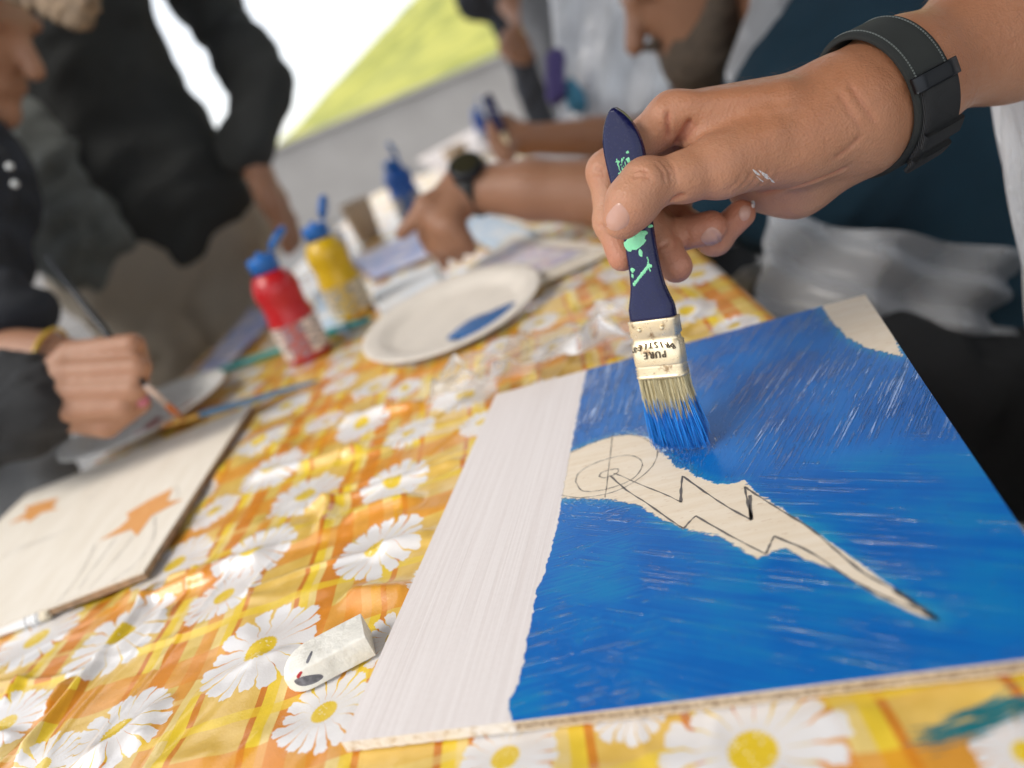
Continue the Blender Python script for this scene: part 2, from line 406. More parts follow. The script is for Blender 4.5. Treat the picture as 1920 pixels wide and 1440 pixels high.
for (o_, ex, ey, wd, dp) in ((BO, BX, BY, BW, BD), (LC, LX, LY, LW, LD)):
    din = under(X, Y, o_, ex, ey, wd, dp); k = np.clip((din+.008)/.010, 0, 1)
    H = H*(1-k)+np.minimum(H, .0004)*k
def flatten_at(p, r, lvl=.0003):
    global H
    k = np.clip((r+.02-np.hypot(X-p[0], Y-p[1]))/.02, 0, 1); H = H*(1-k)+np.minimum(H, lvl)*k
PLATE1 = T(858, 612); PLATE2 = T(292, 800)
ERA, ERB = T(682, 1200, .006), T(552, 1268, .006)
for p_, r_ in ((PLATE1, .075), (T(583, 668), .04), (T(668, 590), .04), (PLATE2, .08), ((ERA+ERB)/2, .02), (ERA*.8+ERB*.2, .014), (ERA*.2+ERB*.8, .014), (T(120, 1150), .03), (T(10, 1190), .03)): flatten_at(p_, r_)
Z = TZ+zz+H
ns, nt_ = Sg.shape; I = np.arange(ns*nt_).reshape(ns, nt_)
Q = np.stack([I[:-1, :-1], I[1:, :-1], I[1:, 1:], I[:-1, 1:]], -1).reshape(-1, 4)
# printed daisies: (photo x, photo y, half of the long axis in photo px)
DA = [(491, 1222, 127), (221, 1373, 118), (480, 1042, 88), (421, 1119, 80), (709, 1029, 100), (609, 1337, 100), (226, 1196, 112), (69, 1198, 92), (573, 929, 77), (740, 905, 78),
      (403, 960, 57), (514, 888, 71), (681, 800, 60), (771, 816, 54), (491, 834, 60), (873, 741, 70), (537, 764, 55), (328, 1058, 84), (6, 1358, 92), (72, 1442, 90), (950, 1425, 110),
      (1412, 1410, 178), (1925, 1412, 95), (742, 1195, 78), (1040, 657, 52), (1142, 579, 46), (939, 651, 40), (1290, 588, 62), (1375, 610, 50), (1090, 505, 40), (1215, 520, 40), (905, 795, 50), (640, 720, 40), (560, 690, 36), (760, 730, 40), (1180, 1330, 80), (900, 560, 40), (450, 690, 40), (1010, 735, 50)]
FL = []
for px, py, a in DA:
    q = T(px, py); dep = float((RC.T@(q-CAM))[2])*-1; FL.append((q[0], q[1], a*dep/FPX))
cand = rng.random((5000, 3))
for a, b, r_ in cand:
    s_, t_ = S0-.2+a*(S1-S0+.4), T0-.1+b*(T1-T0+.1); x, y = SD*s_+TD*t_; R_ = .019+.011*r_
    if all((x-f[0])**2+(y-f[1])**2 > (R_+f[2]+.004)**2 for f in FL): FL.append((x, y, R_))
FL = np.array(FL)
Xc = SD[0]*Sg+TD[0]*Tg; Yc = SD[1]*Sg+TD[1]*Tg          # flat print coordinates
fx = Xc.reshape(-1)[Q]; fy = Yc.reshape(-1)[Q]; cx, cy = fx.mean(1), fy.mean(1)
best = np.full(len(Q), 1e9); bi = np.zeros(len(Q), int)
for i, (a, b, r_) in enumerate(FL):
    d = ((cx-a)**2+(cy-b)**2)/r_**2; m = d < best; best[m] = d[m]; bi[m] = i
ra_ = rng.random(len(FL))*6.28; f_ = FL[bi]; dx = (fx-f_[:, :1])/f_[:, 2:]; dy = (fy-f_[:, 1:2])/f_[:, 2:]; ca, sa = np.cos(ra_[bi])[:, None], np.sin(ra_[bi])[:, None]
flv = np.stack([dx*ca+dy*sa, -dx*sa+dy*ca, np.broadcast_to((bi % 97)[:, None].astype(float), dx.shape)], -1)

t = NT('flowered_oilcloth')
uv = t.xyz(t.attr('print_uv', 1)); wob = t.noise(t.attr('print_uv', 1), 9, 2)
wv = t.ma('MULTIPLY', t.ma('SUBTRACT', wob, .5), .010)
su = t.ma('ADD', uv[0], wv); tv = t.ma('SUBTRACT', uv[1], t.ma('MULTIPLY', wv, 1.6))
def ramp(fac, stops):
    nd = t.t.nodes.new('ShaderNodeValToRGB'); nd.color_ramp.interpolation = 'CONSTANT'; e = nd.color_ramp.elements
    while len(e) < len(stops): e.new(.5)
    for el, (p_, col, a) in zip(e, stops): el.position = p_; el.color = (*col, a)
    t.put(nd.inputs[0], fac); return nd.outputs
rv = ramp(t.ma('FRACT', t.ma('DIVIDE', t.ma('ADD', su, 9.3+.2015), .093)), [(0, (.60, .17, .010), .9), (.035, YEL, .85), (.10, PALE, .8), (.15, ORANGE, .86), (.275, (.70, .50, .12), .8), (.385, (.72, .29, .03), .8), (.49, PALE, .75), (.555, YEL, .8), (.62, (.64, .20, .012), .85), (.655, GOLD, 0)])
rh = ramp(t.ma('FRACT', t.ma('DIVIDE', t.ma('ADD', tv, 8.2-.306), .082)), [(0, (.72, .26, .018), .70), (.25, GOLD, 0), (.46, YEL, .7), (.535, GOLD, 0), (.78, PALE, .5), (.83, GOLD, 0)])
vdet = t.noise(t.attr('print_uv', 1), 55, 4, .6)
base = t.mix(t.step(vdet, .3, .7), (.71, .455, .085), (.80, .54, .14))
vmod = t.step(vdet, .25, .75, .85, 1.15, False)
base = t.mix(rv[1], base, t.n('VectorMath', 0, {0: rv[0], 1: vmod}, operation='MULTIPLY'))
base = t.mix(rh[1], base, t.n('VectorMath', 0, {0: rh[0], 1: vmod}, operation='MULTIPLY'))
# daisy
fv = t.attr('flower', 1); fxyz = t.xyz(fv); seed = fxyz[2]
wn = t.noise(t.comb(t.ma('MULTIPLY', fxyz[0], 1), fxyz[1], seed), 2.6, 2)
r = t.ma('SQRT', t.ma('ADD', t.ma('MULTIPLY', fxyz[0], fxyz[0]), t.ma('MULTIPLY', fxyz[1], fxyz[1])))
th = t.ma('ADD', t.ma('ARCTAN2', fxyz[1], fxyz[0]), t.ma('MULTIPLY', t.ma('SUBTRACT', wn, .5), .35))
tn = t.ma('ADD', t.ma('MULTIPLY', th, 17/6.28318), 50.0); pid = t.ma('FLOOR', tn); pf = t.ma('ABSOLUTE', t.ma('SUBTRACT', t.ma('FRACT', tn), .5))
rnd = t.n('TexWhiteNoise', 0, {'Vector': t.comb(t.ma('MODULO', pid, 17.0), seed, 3.0)}, noise_dimensions='3D')
rnd2 = t.n('TexWhiteNoise', 0, {'Vector': t.comb(t.ma('MODULO', pid, 17.0), seed, 8.0)}, noise_dimensions='3D')
plen = t.ma('SUBTRACT', t.ma('ADD', .84, t.ma('MULTIPLY', rnd, .20)), t.ma('MULTIPLY', t.ma('POWER', t.ma('MULTIPLY', pf, 2), 5), .16))
plen = t.ma('SUBTRACT', plen, t.ma('MULTIPLY', t.ma('SINE', t.ma('MULTIPLY', tn, 18.85)), .014))
gapw = t.ma('ADD', t.ma('MULTIPLY', t.step(r, t.mixf(rnd2, .30, .70), 1.05, 0, 1, False), .13), t.mixf(rnd2, .030, -.012))
inp = t.ma('MULTIPLY', t.step(t.ma('SUBTRACT', plen, r), -.012, .012), t.step(t.ma('SUBTRACT', t.ma('SUBTRACT', .5, gapw), pf), -.02, .02))
inp = t.ma('MAXIMUM', inp, t.step(r, .36, .33))
petal = t.mix(t.step(t.ma('ADD', r, t.ma('MULTIPLY', wn, .3)), .2, 1.1), (.75, .72, .70), (.79, .775, .775))
colr = t.mix(inp, base, petal)
ce = t.ma('ADD', .265, t.ma('MULTIPLY', t.ma('SINE', t.ma('MULTIPLY', th, 26.0)), .012))
vor = t.n('TexVoronoi', 0, {'Vector': fv, 'Scale': 17.0})
cen = t.mix(t.ma('MULTIPLY', t.step(vor, .32, .22), t.step(t.noise(fv, 5, 2), .5, .56)), t.mix(t.noise(fv, 14, 3), (.70, .46, .012), (.86, .64, .04)), (.88, .84, .6))
colr = t.mix(t.step(t.ma('SUBTRACT', ce, r), -.012, .012), colr, cen)
# teal paint wiped across the cloth at the near corner
smA, smB = T(1690, 1400), T(1925, 1330)
sm = t.xyz(t.obj()); e_ = (smB-smA)[:2]; Le = np.linalg.norm(e_); e_ = e_/Le
sa_ = t.ma('ADD', t.ma('MULTIPLY', t.ma('SUBTRACT', sm[0], float(smA[0])), float(e_[0])), t.ma('MULTIPLY', t.ma('SUBTRACT', sm[1], float(smA[1])), float(e_[1])))
sb_ = t.ma('SUBTRACT', t.ma('MULTIPLY', t.ma('SUBTRACT', sm[1], float(smA[1])), float(e_[0])), t.ma('MULTIPLY', t.ma('SUBTRACT', sm[0], float(smA[0])), float(e_[1])))
streak = t.noise(t.comb(t.ma('MULTIPLY', sa_, 60), t.ma('MULTIPLY', sb_, 700)), 1.0, 4, .65)
msk = t.ma('MULTIPLY', t.step(sa_, -.004, .012), t.step(t.ma('ABSOLUTE', t.ma('SUBTRACT', sb_, t.ma('MULTIPLY', sa_, .05))), .0085, .001))
colr = t.mix(t.ma('MULTIPLY', t.step(t.ma('ADD', streak, t.ma('MULTIPLY', msk, .30)), .66, .76), t.step(msk, 0, .25)), colr, (.01, .16, .19))
fine = t.noise(t.attr('print_uv', 1), 900, 2)
t.set(col=colr, rough=t.step(vdet, .2, .8, .26, .36, False), spec=.45, coat=.55, coatr=.14, nrm=(nb_ := t.bump(t.ma('ADD', fine, t.ma('MULTIPLY', t.noise(t.attr('print_uv', 1), 130, 3), 2)), .00009)), coatn=nb_); t.b.inputs['Coat IOR'].default_value = 1.55; M_CLOTH = t.m
cl = mesh_np('tablecloth', np.stack([X, Y, Z], -1).reshape(-1, 3), Q, M_CLOTH)
vattr(cl, 'print_uv', np.stack([Sg, Tg, 0*Sg], -1).reshape(-1, 3), 'POINT', 'FLOAT_VECTOR')
vattr(cl, 'flower', flv.reshape(-1, 3), 'CORNER', 'FLOAT_VECTOR')
tag(cl, 'glossy orange and yellow oilcloth printed with white daisies, covering the table', 'tablecloth')

# ------------------------------------------------------------------ the board being painted
Z4 = lambda x, y: (x/1.92+920, 780+y/1.92)
ZL = lambda x, y: (1020+x/4.645, 690+y/4.645)
bare = [ZL(*p) for p in [(226, 742), (330, 690), (430, 650), (600, 597), (760, 580), (880, 600), (950, 640), (1000, 730), (1090, 790), (1150, 870), (1240, 880), (1300, 935), (1400, 975), (1500, 1010), (1600, 1012), (1740, 985)]]
bare += [Z4(*p) for p in [(960, 280), (1100, 370), (1300, 510), (1450, 620), (1612, 737), (1540, 718), (1400, 652), (1250, 555), (1130, 515), (1060, 475), (1010, 490), (960, 512), (900, 480), (830, 432), (740, 415), (690, 405), (600, 360), (530, 320), (430, 300), (330, 296), (255, 291)]]
edge = [(1101, 688), (1090, 740), (1078, 800), (1069, 849), (1054, 931), (1045, 985), (1032, 1035)]+[Z4(*p) for p in [(205, 520), (190, 580), (165, 620), (150, 720), (130, 800), (120, 880), (100, 960), (65, 1030), (75, 1108)]]
bareL = np.array([bl(*p) for p in bare]+[]); edgeL = np.array([bl(*p) for p in edge])
bareL[0] -= (.004, 0); bareL[-1] -= (.004, 0)
cornL = np.array([bl(*p) for p in [(1540, 570), (1556, 598), (1590, 632), (1625, 652), (1690, 668), (1640, 520), (1560, 520)]])
edgeP = np.vstack([[edgeL[0][0], BD+.02], edgeL, [edgeL[-1][0], -.02], [-.02, -.02], [-.02, BD+.02]])
nu, nv = 200, 234
U, Vv = np.meshgrid(np.linspace(0, BW, nu), np.linspace(0, BD, nv), indexing='ij')
sd_b = polysd(U, Vv, bareL); sd_c = polysd(U, Vv, cornL); sd_w = polysd(U, Vv, edgeP)
bn = (smoothnoise(U+1, Vv+1, 900, 31)-.5)*.0004
top = np.stack([BO[0]+BX[0]*U+BY[0]*Vv, BO[1]+BX[1]*U+BY[1]*Vv, BO[2]+0*U], -1)
I = np.arange(nu*nv).reshape(nu, nv)
Qb = np.stack([I[:-1, :-1], I[1:, :-1], I[1:, 1:], I[:-1, 1:]], -1).reshape(-1, 4)
t = NT('painted_plywood_face'); uvb = t.attr('board_uv', 1); ub = t.xyz(uvb)
def strokes(ang, f_along, f_across, dist=.4, det=3):
    c, s = math.cos(ang), math.sin(ang)
    a = t.ma('ADD', t.ma('MULTIPLY', ub[0], c*f_along), t.ma('MULTIPLY', ub[1], s*f_along)); b = t.ma('SUBTRACT', t.ma('MULTIPLY', ub[1], c*f_across), t.ma('MULTIPLY', ub[0], s*f_across))
    return t.noise(t.comb(a, b, ang), 1.0, det, .6, dist=dist)
def polar(ctr, f_ang, f_r):
    dx = t.ma('SUBTRACT', ub[0], float(ctr[0])); dy = t.ma('SUBTRACT', ub[1], float(ctr[1]))
    rr = t.ma('SQRT', t.ma('ADD', t.ma('MULTIPLY', dx, dx), t.ma('MULTIPLY', dy, dy))); an = t.ma('ARCTAN2', dy, dx)
    return t.noise(t.comb(t.ma('MULTIPLY', an, f_ang), t.ma('MULTIPLY', rr, f_r), 2.0), 1.0, 3, .6, dist=.3), rr
wood_n = t.noise(t.comb(t.ma('MULTIPLY', ub[0], 30), t.ma('MULTIPLY', ub[1], 260)), 1.0, 5, .6)
fleck = t.noise(t.comb(t.ma('MULTIPLY', ub[0], 160), t.ma('MULTIPLY', ub[1], 900)), 1.0, 2)
wood = t.mix(t.step(fleck, .62, .72), t.mix(t.step(wood_n, .3, .7), (.80, .68, .52), (.86, .76, .62)), (.68, .53, .38))
# height fields of the brush strokes
cb = bl(1150, 880)
hV = strokes(rad(84), 26, 900, .8); hD = strokes(rad(64), 24, 840, 1.1); hH = strokes(rad(8), 34, 820, 1.2); hE = strokes(rad(-24), 18, 880, .8)
hP, rP = polar(cb, 9, 820); big = t.noise(uvb, 22, 3); blob = t.noise(uvb, 420, 3)
ex_ = bl(1180, 760)[0]; ey_ = bl(1180, 960)[1]
up_ = t.step(ub[1], float(bl(1250, 930)[1])-.02, float(bl(1250, 930)[1])+.02)
rt_ = t.step(ub[0], float(bl(1260, 760)[0]), float(bl(1260, 760)[0])+.03)
hh = t.mixf(rt_, hV, hD)
hh = t.mixf(t.step(rP, .072, .058), hh, t.mixf(t.step(rP, .046, .040), t.mixf(.5, hh, hP), hP))
lo_ = t.mixf(t.step(t.ma('ADD', ub[0], t.ma('MULTIPLY', t.ma('SUBTRACT', t.noise(uvb, 38, 3), .5), .22)), float(bl(1120, 1100)[0]), float(bl(1180, 1100)[0])), hH, hE)
hraw = t.mixf(up_, lo_, hh); hblue = hraw
hridge = t.ma('ADD', t.ma('MULTIPLY', t.step(t.ma('ADD', hraw, t.ma('MULTIPLY', t.ma('SUBTRACT', blob, .5), .15)), t.ma('ADD', t.step(big, .35, .65, .45, .56), t.mixf(up_, .08, t.mixf(rt_, -.05, 0.0))), t.ma('ADD', t.step(big, .35, .65, .60, .70), t.mixf(up_, .08, t.mixf(rt_, -.05, 0.0)))), .70), t.ma('MULTIPLY', hraw, t.mixf(up_, .16, .30)))
spk = t.n('TexVoronoi', 0, {'Vector': t.n('Mapping', 0, {0: uvb, 3: (1, 1, 1)}), 'Scale': 330.0}); hridge = t.ma('ADD', hridge, t.ma('MULTIPLY', t.ma('MULTIPLY', t.step(spk, .22, .08), t.step(t.noise(uvb, 60, 2), .48, .62)), .35))
hwhite = t.ma('ADD', t.ma('MULTIPLY', strokes(rad(90), 9, 560, .25), 1.0), t.ma('MULTIPLY', blob, .25))
sdb = t.attr('bare_distance'); sdw = t.attr('white_distance')
rag = t.ma('ADD', t.ma('MULTIPLY', t.ma('SUBTRACT', hblue, .5), .0050), t.ma('MULTIPLY', t.ma('SUBTRACT', blob, .5), .0042))
tip_ = bl(1730, 1150); fade_ = t.step(t.vm('DISTANCE', uvb, (float(tip_[0]), float(tip_[1]), 0), 1), .03, .10, .25, 1)
blue_m = t.step(t.ma('ADD', sdb, t.ma('MULTIPLY', rag, fade_)), -.0004, .0006)
white_m = t.step(t.ma('SUBTRACT', sdw, t.ma('MULTIPLY', t.ma('SUBTRACT', t.noise(uvb, 260, 4), .5), .0032)), .0003, -.0003)
thin = t.ma('MULTIPLY', t.step(sdb, .0075, .0005), t.step(t.ma('ADD', hblue, t.ma('MULTIPLY', big, .5)), .55, .95))
thin2 = t.ma('MULTIPLY', t.step(t.ma('ADD', big, t.ma('MULTIPLY', hblue, .9)), .90, 1.15), t.step(up_, .9, .1))
deep = t.mix(t.step(t.ma('ADD', t.ma('MULTIPLY', hblue, .7), t.ma('MULTIPLY', big, .5)), .35, .85), (.002, .105, .42), (.006, .18, .57))
bluec = t.mix(t.ma('MULTIPLY', thin2, .45), deep, (.006, .235, .42)); bluec = t.mix(t.ma('MULTIPLY', thin, .9), bluec, (.02, .30, .52))
col = t.mix(blue_m, wood, bluec)
whc = t.mix(t.step(hwhite, .35, .85), (.74, .68, .66), (.82, .77, .755))
speck = t.n('TexVoronoi', 0, {'Vector': uvb, 'Scale': 26.0}); whc = t.mix(t.step(speck, .022, .016), whc, (.25, .22, .2))
col = t.mix(white_m, col, whc)
paint = t.ma('MAXIMUM', blue_m, white_m)
hgt = t.mixf(white_m, t.ma('MULTIPLY', blue_m, t.ma('ADD', .25, t.ma('ADD', hridge, t.ma('MULTIPLY', blob, .10)))), t.ma('ADD', .15, t.ma('MULTIPLY', hwhite, .50)))
rgh = t.mixf(white_m, t.mixf(blue_m, .62, t.step(hridge, .20, .45, .32, .08)), .50)
t.set(col=col, rough=rgh, spec=t.mixf(white_m, t.mixf(blue_m, .3, t.step(hridge, .22, .6, .18, 1.0)), .3), coat=t.ma('MULTIPLY', t.ma('MULTIPLY', blue_m, t.step(hridge, .20, .45, .12, 1.0)), t.ma('SUBTRACT', 1.0, white_m)), coatr=.06, nrm=(nb_ := t.bump(hgt, .00042, 1.0)), coatn=nb_); t.b.inputs['Coat IOR'].default_value = 1.75; M_BFACE = t.m
t = NT('plywood_edge'); c = t.obj(); cz = t.xyz(c); zf = t.ma('DIVIDE', t.ma('SUBTRACT', cz[2], float(TZ+BZ-BT)), BT)
pl = t.noise(c, 700, 3); q1 = t.noise(c, 28, 3)
core = t.mix(t.step(pl, .35, .65), t.mix(q1, (.20, .13, .08), (.34, .24, .15)), (.58, .46, .32)); vene = t.mix(q1, (.72, .58, .42), (.80, .68, .52))
inner = t.ma('MULTIPLY', t.step(zf, .14, .2), t.step(zf, .86, .80))
onw = t.step(t.ma('ADD', t.attr('edge_u'), t.ma('MULTIPLY', t.ma('SUBTRACT', t.noise(c, 300, 3), .5), .006)), float(edgeL[-1][0])+.001, float(edgeL[-1][0])-.001)
cw = t.mix(t.step(t.noise(c, 260, 4), .5, .72), (.80, .74, .66), (.60, .48, .34))
t.set(col=t.mix(onw, t.mix(inner, vene, core), cw), rough=.8, nrm=t.bump(pl, .0006)); M_BEDGE = t.m
bd = empty('painted_board', bw(BW/2, BD/2, -BT), 'plywood board half painted blue with a white strip and bare lightning bolt', 'board')
fo = mesh_np('painted_face', top.reshape(-1, 3), Qb, M_BFACE, bd)
vattr(fo, 'board_uv', np.stack([U, Vv, 0*U], -1).reshape(-1, 3), 'POINT', 'FLOAT_VECTOR')
vattr(fo, 'bare_distance', np.minimum(sd_b, sd_c).ravel()); vattr(fo, 'white_distance', sd_w.ravel())
# plywood slab under the painted face
nE = 120; per = [(u, 0) for u in np.linspace(0, BW, nE)]+[(BW, v) for v in np.linspace(0, BD, nE)[1:]]+[(u, BD) for u in np.linspace(BW, 0, nE)[1:]]+[(0, v) for v in np.linspace(BD, 0, nE)[1:-1]]
V = []; eu = []
for i, (u, v) in enumerate(per):
    jag = .00025*math.sin(i*12.9898)*math.cos(i*4.1)
    V += [bw(u, v, -.00001), bw(u+(jag if u in (0, BW) else 0), v+(jag if v in (0, BD) else 0), -BT)]; eu += [u if v == 0 else (0 if u == 0 else 1)]*2
m = len(per); F = [(2*i, 2*i+1, 2*((i+1) % m)+1, 2*((i+1) % m)) for i in range(m)]+[tuple(2*i+1 for i in range(m))]
so = mesh('plywood_slab', V, F, M_BEDGE, bd); vattr(so, 'edge_u', eu)
# pencil drawing
M_PENCIL = (lambda t: (t.set(col=t.mix(t.noise(t.obj(), 1500, 2), (.06, .055, .055), (.22, .20, .19)), rough=.55, spec=.4), t.m)[1])(NT('graphite'))
def pencil(pts, wd, name='pencil_line', parent=None, mp=None, z=.00012, sub=5, mat=None):
    L = np.array([mp(*p) if mp is ll else bl(*p) for p in pts]); L = catmull(L, sub) if sub > 1 else L
    V = []; F = []; k = len(L); W_ = lw if mp is ll else bw
    for i in range(k):
        d = L[min(i+1, k-1)]-L[max(i-1, 0)]; d = d/(np.linalg.norm(d)+1e-12); nn = np.array([-d[1], d[0]])*wd*(.42+.16*math.sin(i*1.7)+.1*math.sin(i*.6))
        j = np.array([math.sin(i*2.3), math.cos(i*1.9)])*.00006
        V += [W_(*(L[i]+nn+j), z), W_(*(L[i]-nn+j), z)]
    F = [(2*i, 2*i+1, 2*i+3, 2*i+2) for i in range(k-1)]
    return mesh(name, V, F, mat or M_PENCIL, parent)
zl = lambda L: [ZL(*p) for p in L]
z4 = lambda L: [Z4(*p) for p in L]
pencil(zl([(595, 590), (580, 740), (560, 900), (545, 1040), (530, 1130)]), .00045, parent=bd)
pencil(zl([(230, 740), (430, 652), (600, 600), (760, 583), (900, 630), (985, 715), (960, 830), (870, 930), (740, 1020), (600, 1082), (450, 1115), (300, 1130), (150, 1110)]), .0005, parent=bd)
pencil(zl([(275, 990), (300, 920), (400, 850), (560, 790), (720, 762), (820, 785), (857, 840), (820, 920), (740, 985), (600, 1040), (450, 1073), (330, 1068), (275, 990)]), .00055, parent=bd)
pencil(zl([(480, 945), (500, 915), (570, 890), (640, 880), (645, 905), (600, 935), (530, 958), (480, 945)]), .00065, parent=bd)
pencil(zl([(605, 922), (650, 932), (850, 1020), (1050, 1100), (1200, 1172)]), .0007, parent=bd)
pencil(zl([(1192, 1172), (1194, 1060), (1205, 940)]), .0013, parent=bd)
pencil(zl([(1212, 945), (1400, 1080), (1600, 1212), (1810, 1327)]), .0010, parent=bd)
pencil(z4([(941, 374), (925, 310), (914, 255)]), .0012, parent=bd); pencil(z4([(937, 374), (934, 285)]), .0014, parent=bd)
pencil(z4([(914, 255), (955, 283), (1050, 343), (1150, 405), (1250, 490), (1350, 570), (1480, 640), (1614, 736)]), .0010, parent=bd)
pencil(z4([(430, 215), (490, 268), (560, 313), (640, 370), (695, 406)]), .0009, parent=bd); pencil(z4([(695, 406), (717, 380), (738, 360)]), .0009, parent=bd)
pencil(z4([(738, 360), (860, 430), (990, 498)]), .0009, parent=bd); pencil(z4([(990, 498), (1005, 465), (1020, 433)]), .0009, parent=bd)
pencil(z4([(1020, 433), (1150, 490), (1300, 590), (1420, 652), (1520, 692), (1614, 736)]), .0010, parent=bd)
pencil(z4([(1450, 625), (1530, 680), (1614, 737)]), .0016, parent=bd)

# ------------------------------------------------------------------ the flat brush in the hand
def cdepth(p): return float(-(RC.T @ (np.asarray(p)-CAM))[2])
BR_TIP = T(1268, 846, BZ); BR_TOP = P(1157, 203, .368)
AX = BR_TOP-BR_TIP; BRL = np.linalg.norm(AX); AX = AX/BRL
_mid = (BR_TIP+BR_TOP)/2; _c = CAM-_mid; _c = _c-AX*(_c@AX); _c /= np.linalg.norm(_c); _r = np.cross(_c, AX)
if (RC.T@_r)[0] < 0: _r = -_r                      # to the right in the picture
_a = rad(24); BN = _c*math.cos(_a)-_r*math.sin(_a); BS = _r*math.cos(_a)+_c*math.sin(_a)   # face normal, width axis
def yfrac(py):                                      # length along the brush at picture height py
    a, b = 0.0, 1.0
    for _ in range(40):
        m_ = (a+b)/2; q = RC.T@(BR_TIP+AX*BRL*m_-CAM); y_ = 720-FPX*q[1]/-q[2]
        if y_ > py: a = m_
        else: b = m_
    return a*BRL
def bp(l, x=0.0, n=0.0): return BR_TIP+AX*l+BS*x+BN*n
def loft(stations, nn=28, e=3.2):
    V = []; F = []
    for (l, w_, h_, xo) in stations:
        for k in range(nn):
            a = 2*math.pi*k/nn; c_, s_ = math.cos(a), math.sin(a)
            V.append(bp(l, xo+w_*math.copysign(abs(c_)**(2/e), c_), h_*math.copysign(abs(s_)**(2/e), s_)))
    for i in range(len(stations)-1):
        for k in range(nn): F.append((i*nn+k, i*nn+(k+1) % nn, (i+1)*nn+(k+1) % nn, (i+1)*nn+k))
    F.append(tuple(range(nn))[::-1]); F.append(tuple((len(stations)-1)*nn+k for k in range(nn))); return V, F
t = NT('navy_lacquer'); c = t.obj(); n1 = t.noise(c, 90, 4); sc_ = t.noise(c, 600, 3)
t.set(col=t.mix(n1, (.003, .004, .040), (.006, .009, .070)), rough=t.step(sc_, .3, .7, .14, .30), spec=.35, coat=.1, coatr=.1, nrm=t.bump(n1, .0003)); M_NAVY = t.m
t = NT('ferrule_tin'); c = t.obj(); n1 = t.noise(c, 150, 5, .7); n2 = t.noise(c, 45, 3)
t.set(col=t.mix(t.step(n1, .54, .70), (.86, .73, .50), (.36, .23, .12)), metal=.75, rough=t.step(n1, .3, .7, .22, .5), nrm=t.bump(n2, .0006)); M_TIN = t.m
t = NT('mint_paint'); t.set(col=(.24, .72, .40), rough=.35, nrm=t.bump(t.noise(t.obj(), 900, 3), .0003)); M_MINT = t.m
t = NT('lettering_dark'); t.set(col=(.10, .075, .05), rough=.5, metal=.4); M_LETTER = t.m
brush = empty('paint_brush', BR_TIP, 'flat brush with navy handle and blue paint on its bristles, held over the painted board', 'paint brush')
L6, Ltop = yfrac(598), BRL
hw = [(598, 12.3), (575, 12.0), (556, 10.4), (535, 8.9), (510, 8.2), (480, 7.9), (440, 7.9), (400, 8.3), (360, 9.1), (325, 9.9), (290, 10.3), (265, 9.8), (245, 8.5), (228, 6.6), (215, 4.4), (207, 2.6)]
stn = [(yfrac(y), w_*.001, .0040 if i > 3 else .0049-.0002*i, -.0012*max(0, (300-y)/90)) for i, (y, w_) in enumerate(hw)]
cs = catmull(np.array(stn), 4); cs[:, 1] = np.maximum(cs[:, 1], .0012)
stl = [tuple(x) for x in cs]; lst = stl[-1]; stl.append((lst[0]+.0016, .0010, .0022, lst[3]))
V, F = loft(stl); hd = mesh('handle', V, F, M_NAVY, brush, True)
# ferrule
Lb = yfrac(705); fl_len = L6-Lb
fs = []
for f, dw in [(0, .0002), (.02, .0005), (.045, .0005), (.065, -.0003), (.085, .0005), (.105, -.0003), (.125, .0005), (.15, -.0003), (.175, .0005), (.205, -.0002), (.23, .0001), (.25, .0003), (.60, .0003), (.64, -.0006), (.71, -.0008), (.74, .0001), (.97, .0001), (1.0, .0003), (1.012, .0001)]:
    fs.append((Lb+f*fl_len, .01285+dw, .0053+dw, 0))
V, F = loft(fs, 40, 5.0); fer = mesh('ferrule', V, F, M_TIN, brush, True)
for xx in (-.0062, .0060):
    bm = bmesh.new(); bmesh.ops.create_uvsphere(bm, u_segments=14, v_segments=8, radius=.0014)
    bmesh.ops.transform(bm, matrix=Matrix.Translation(Vector(bp(Lb+.865*fl_len, xx, .0053))), verts=bm.verts); bmo('rivet', bm, M_TIN, fer, True)
def glyph(ch):
    cu = bpy.data.curves.new('g', 'FONT'); cu.body = ch; cu.size = 1; cu.extrude = .06; cu.align_x = 'CENTER'; cu.resolution_u = 3
    o = bpy.data.objects.new('g', cu); COL.objects.link(o); bpy.context.view_layer.update()
    me = o.evaluated_get(bpy.context.evaluated_depsgraph_get()).to_mesh(); V = [tuple(v.co) for v in me.vertices]; F = [tuple(p.vertices) for p in me.polygons]
    bpy.data.objects.remove(o); return V, F
def stamp(word, size, x_half, l0, curve, zn, mat, name, parent, flip=-1):
    parts = []; n_ = len(word)
    for i, ch in enumerate(word):
        f = (i/(n_-1)*2-1); x0 = f*x_half; l_ = l0+curve*f*f; tilt = f*(.55 if curve else .0)*(1 if curve > 0 else -1)
        V, F = glyph(ch); W = []
        for (x, y, z) in V:
            x, y = x*size*.82, y*size; x, y = x*math.cos(tilt)-y*math.sin(tilt), x*math.sin(tilt)+y*math.cos(tilt)
            W.append(bp(l_+flip*y, flip*(x0+x), zn+z*size*1.6))
        parts.append((W, F))
    V, F = joinVF(parts); return mesh(name, V, F, mat, parent)
stamp('PURE', .0052, .0050, Lb+.36*fl_len+.0035, 0.0, .0060, M_LETTER, 'lettering', fer)
stamp('BRISTLES', .0046, .0096, Lb+.55*fl_len+.0028, -.0019, .0060, M_LETTER, 'lettering', fer)
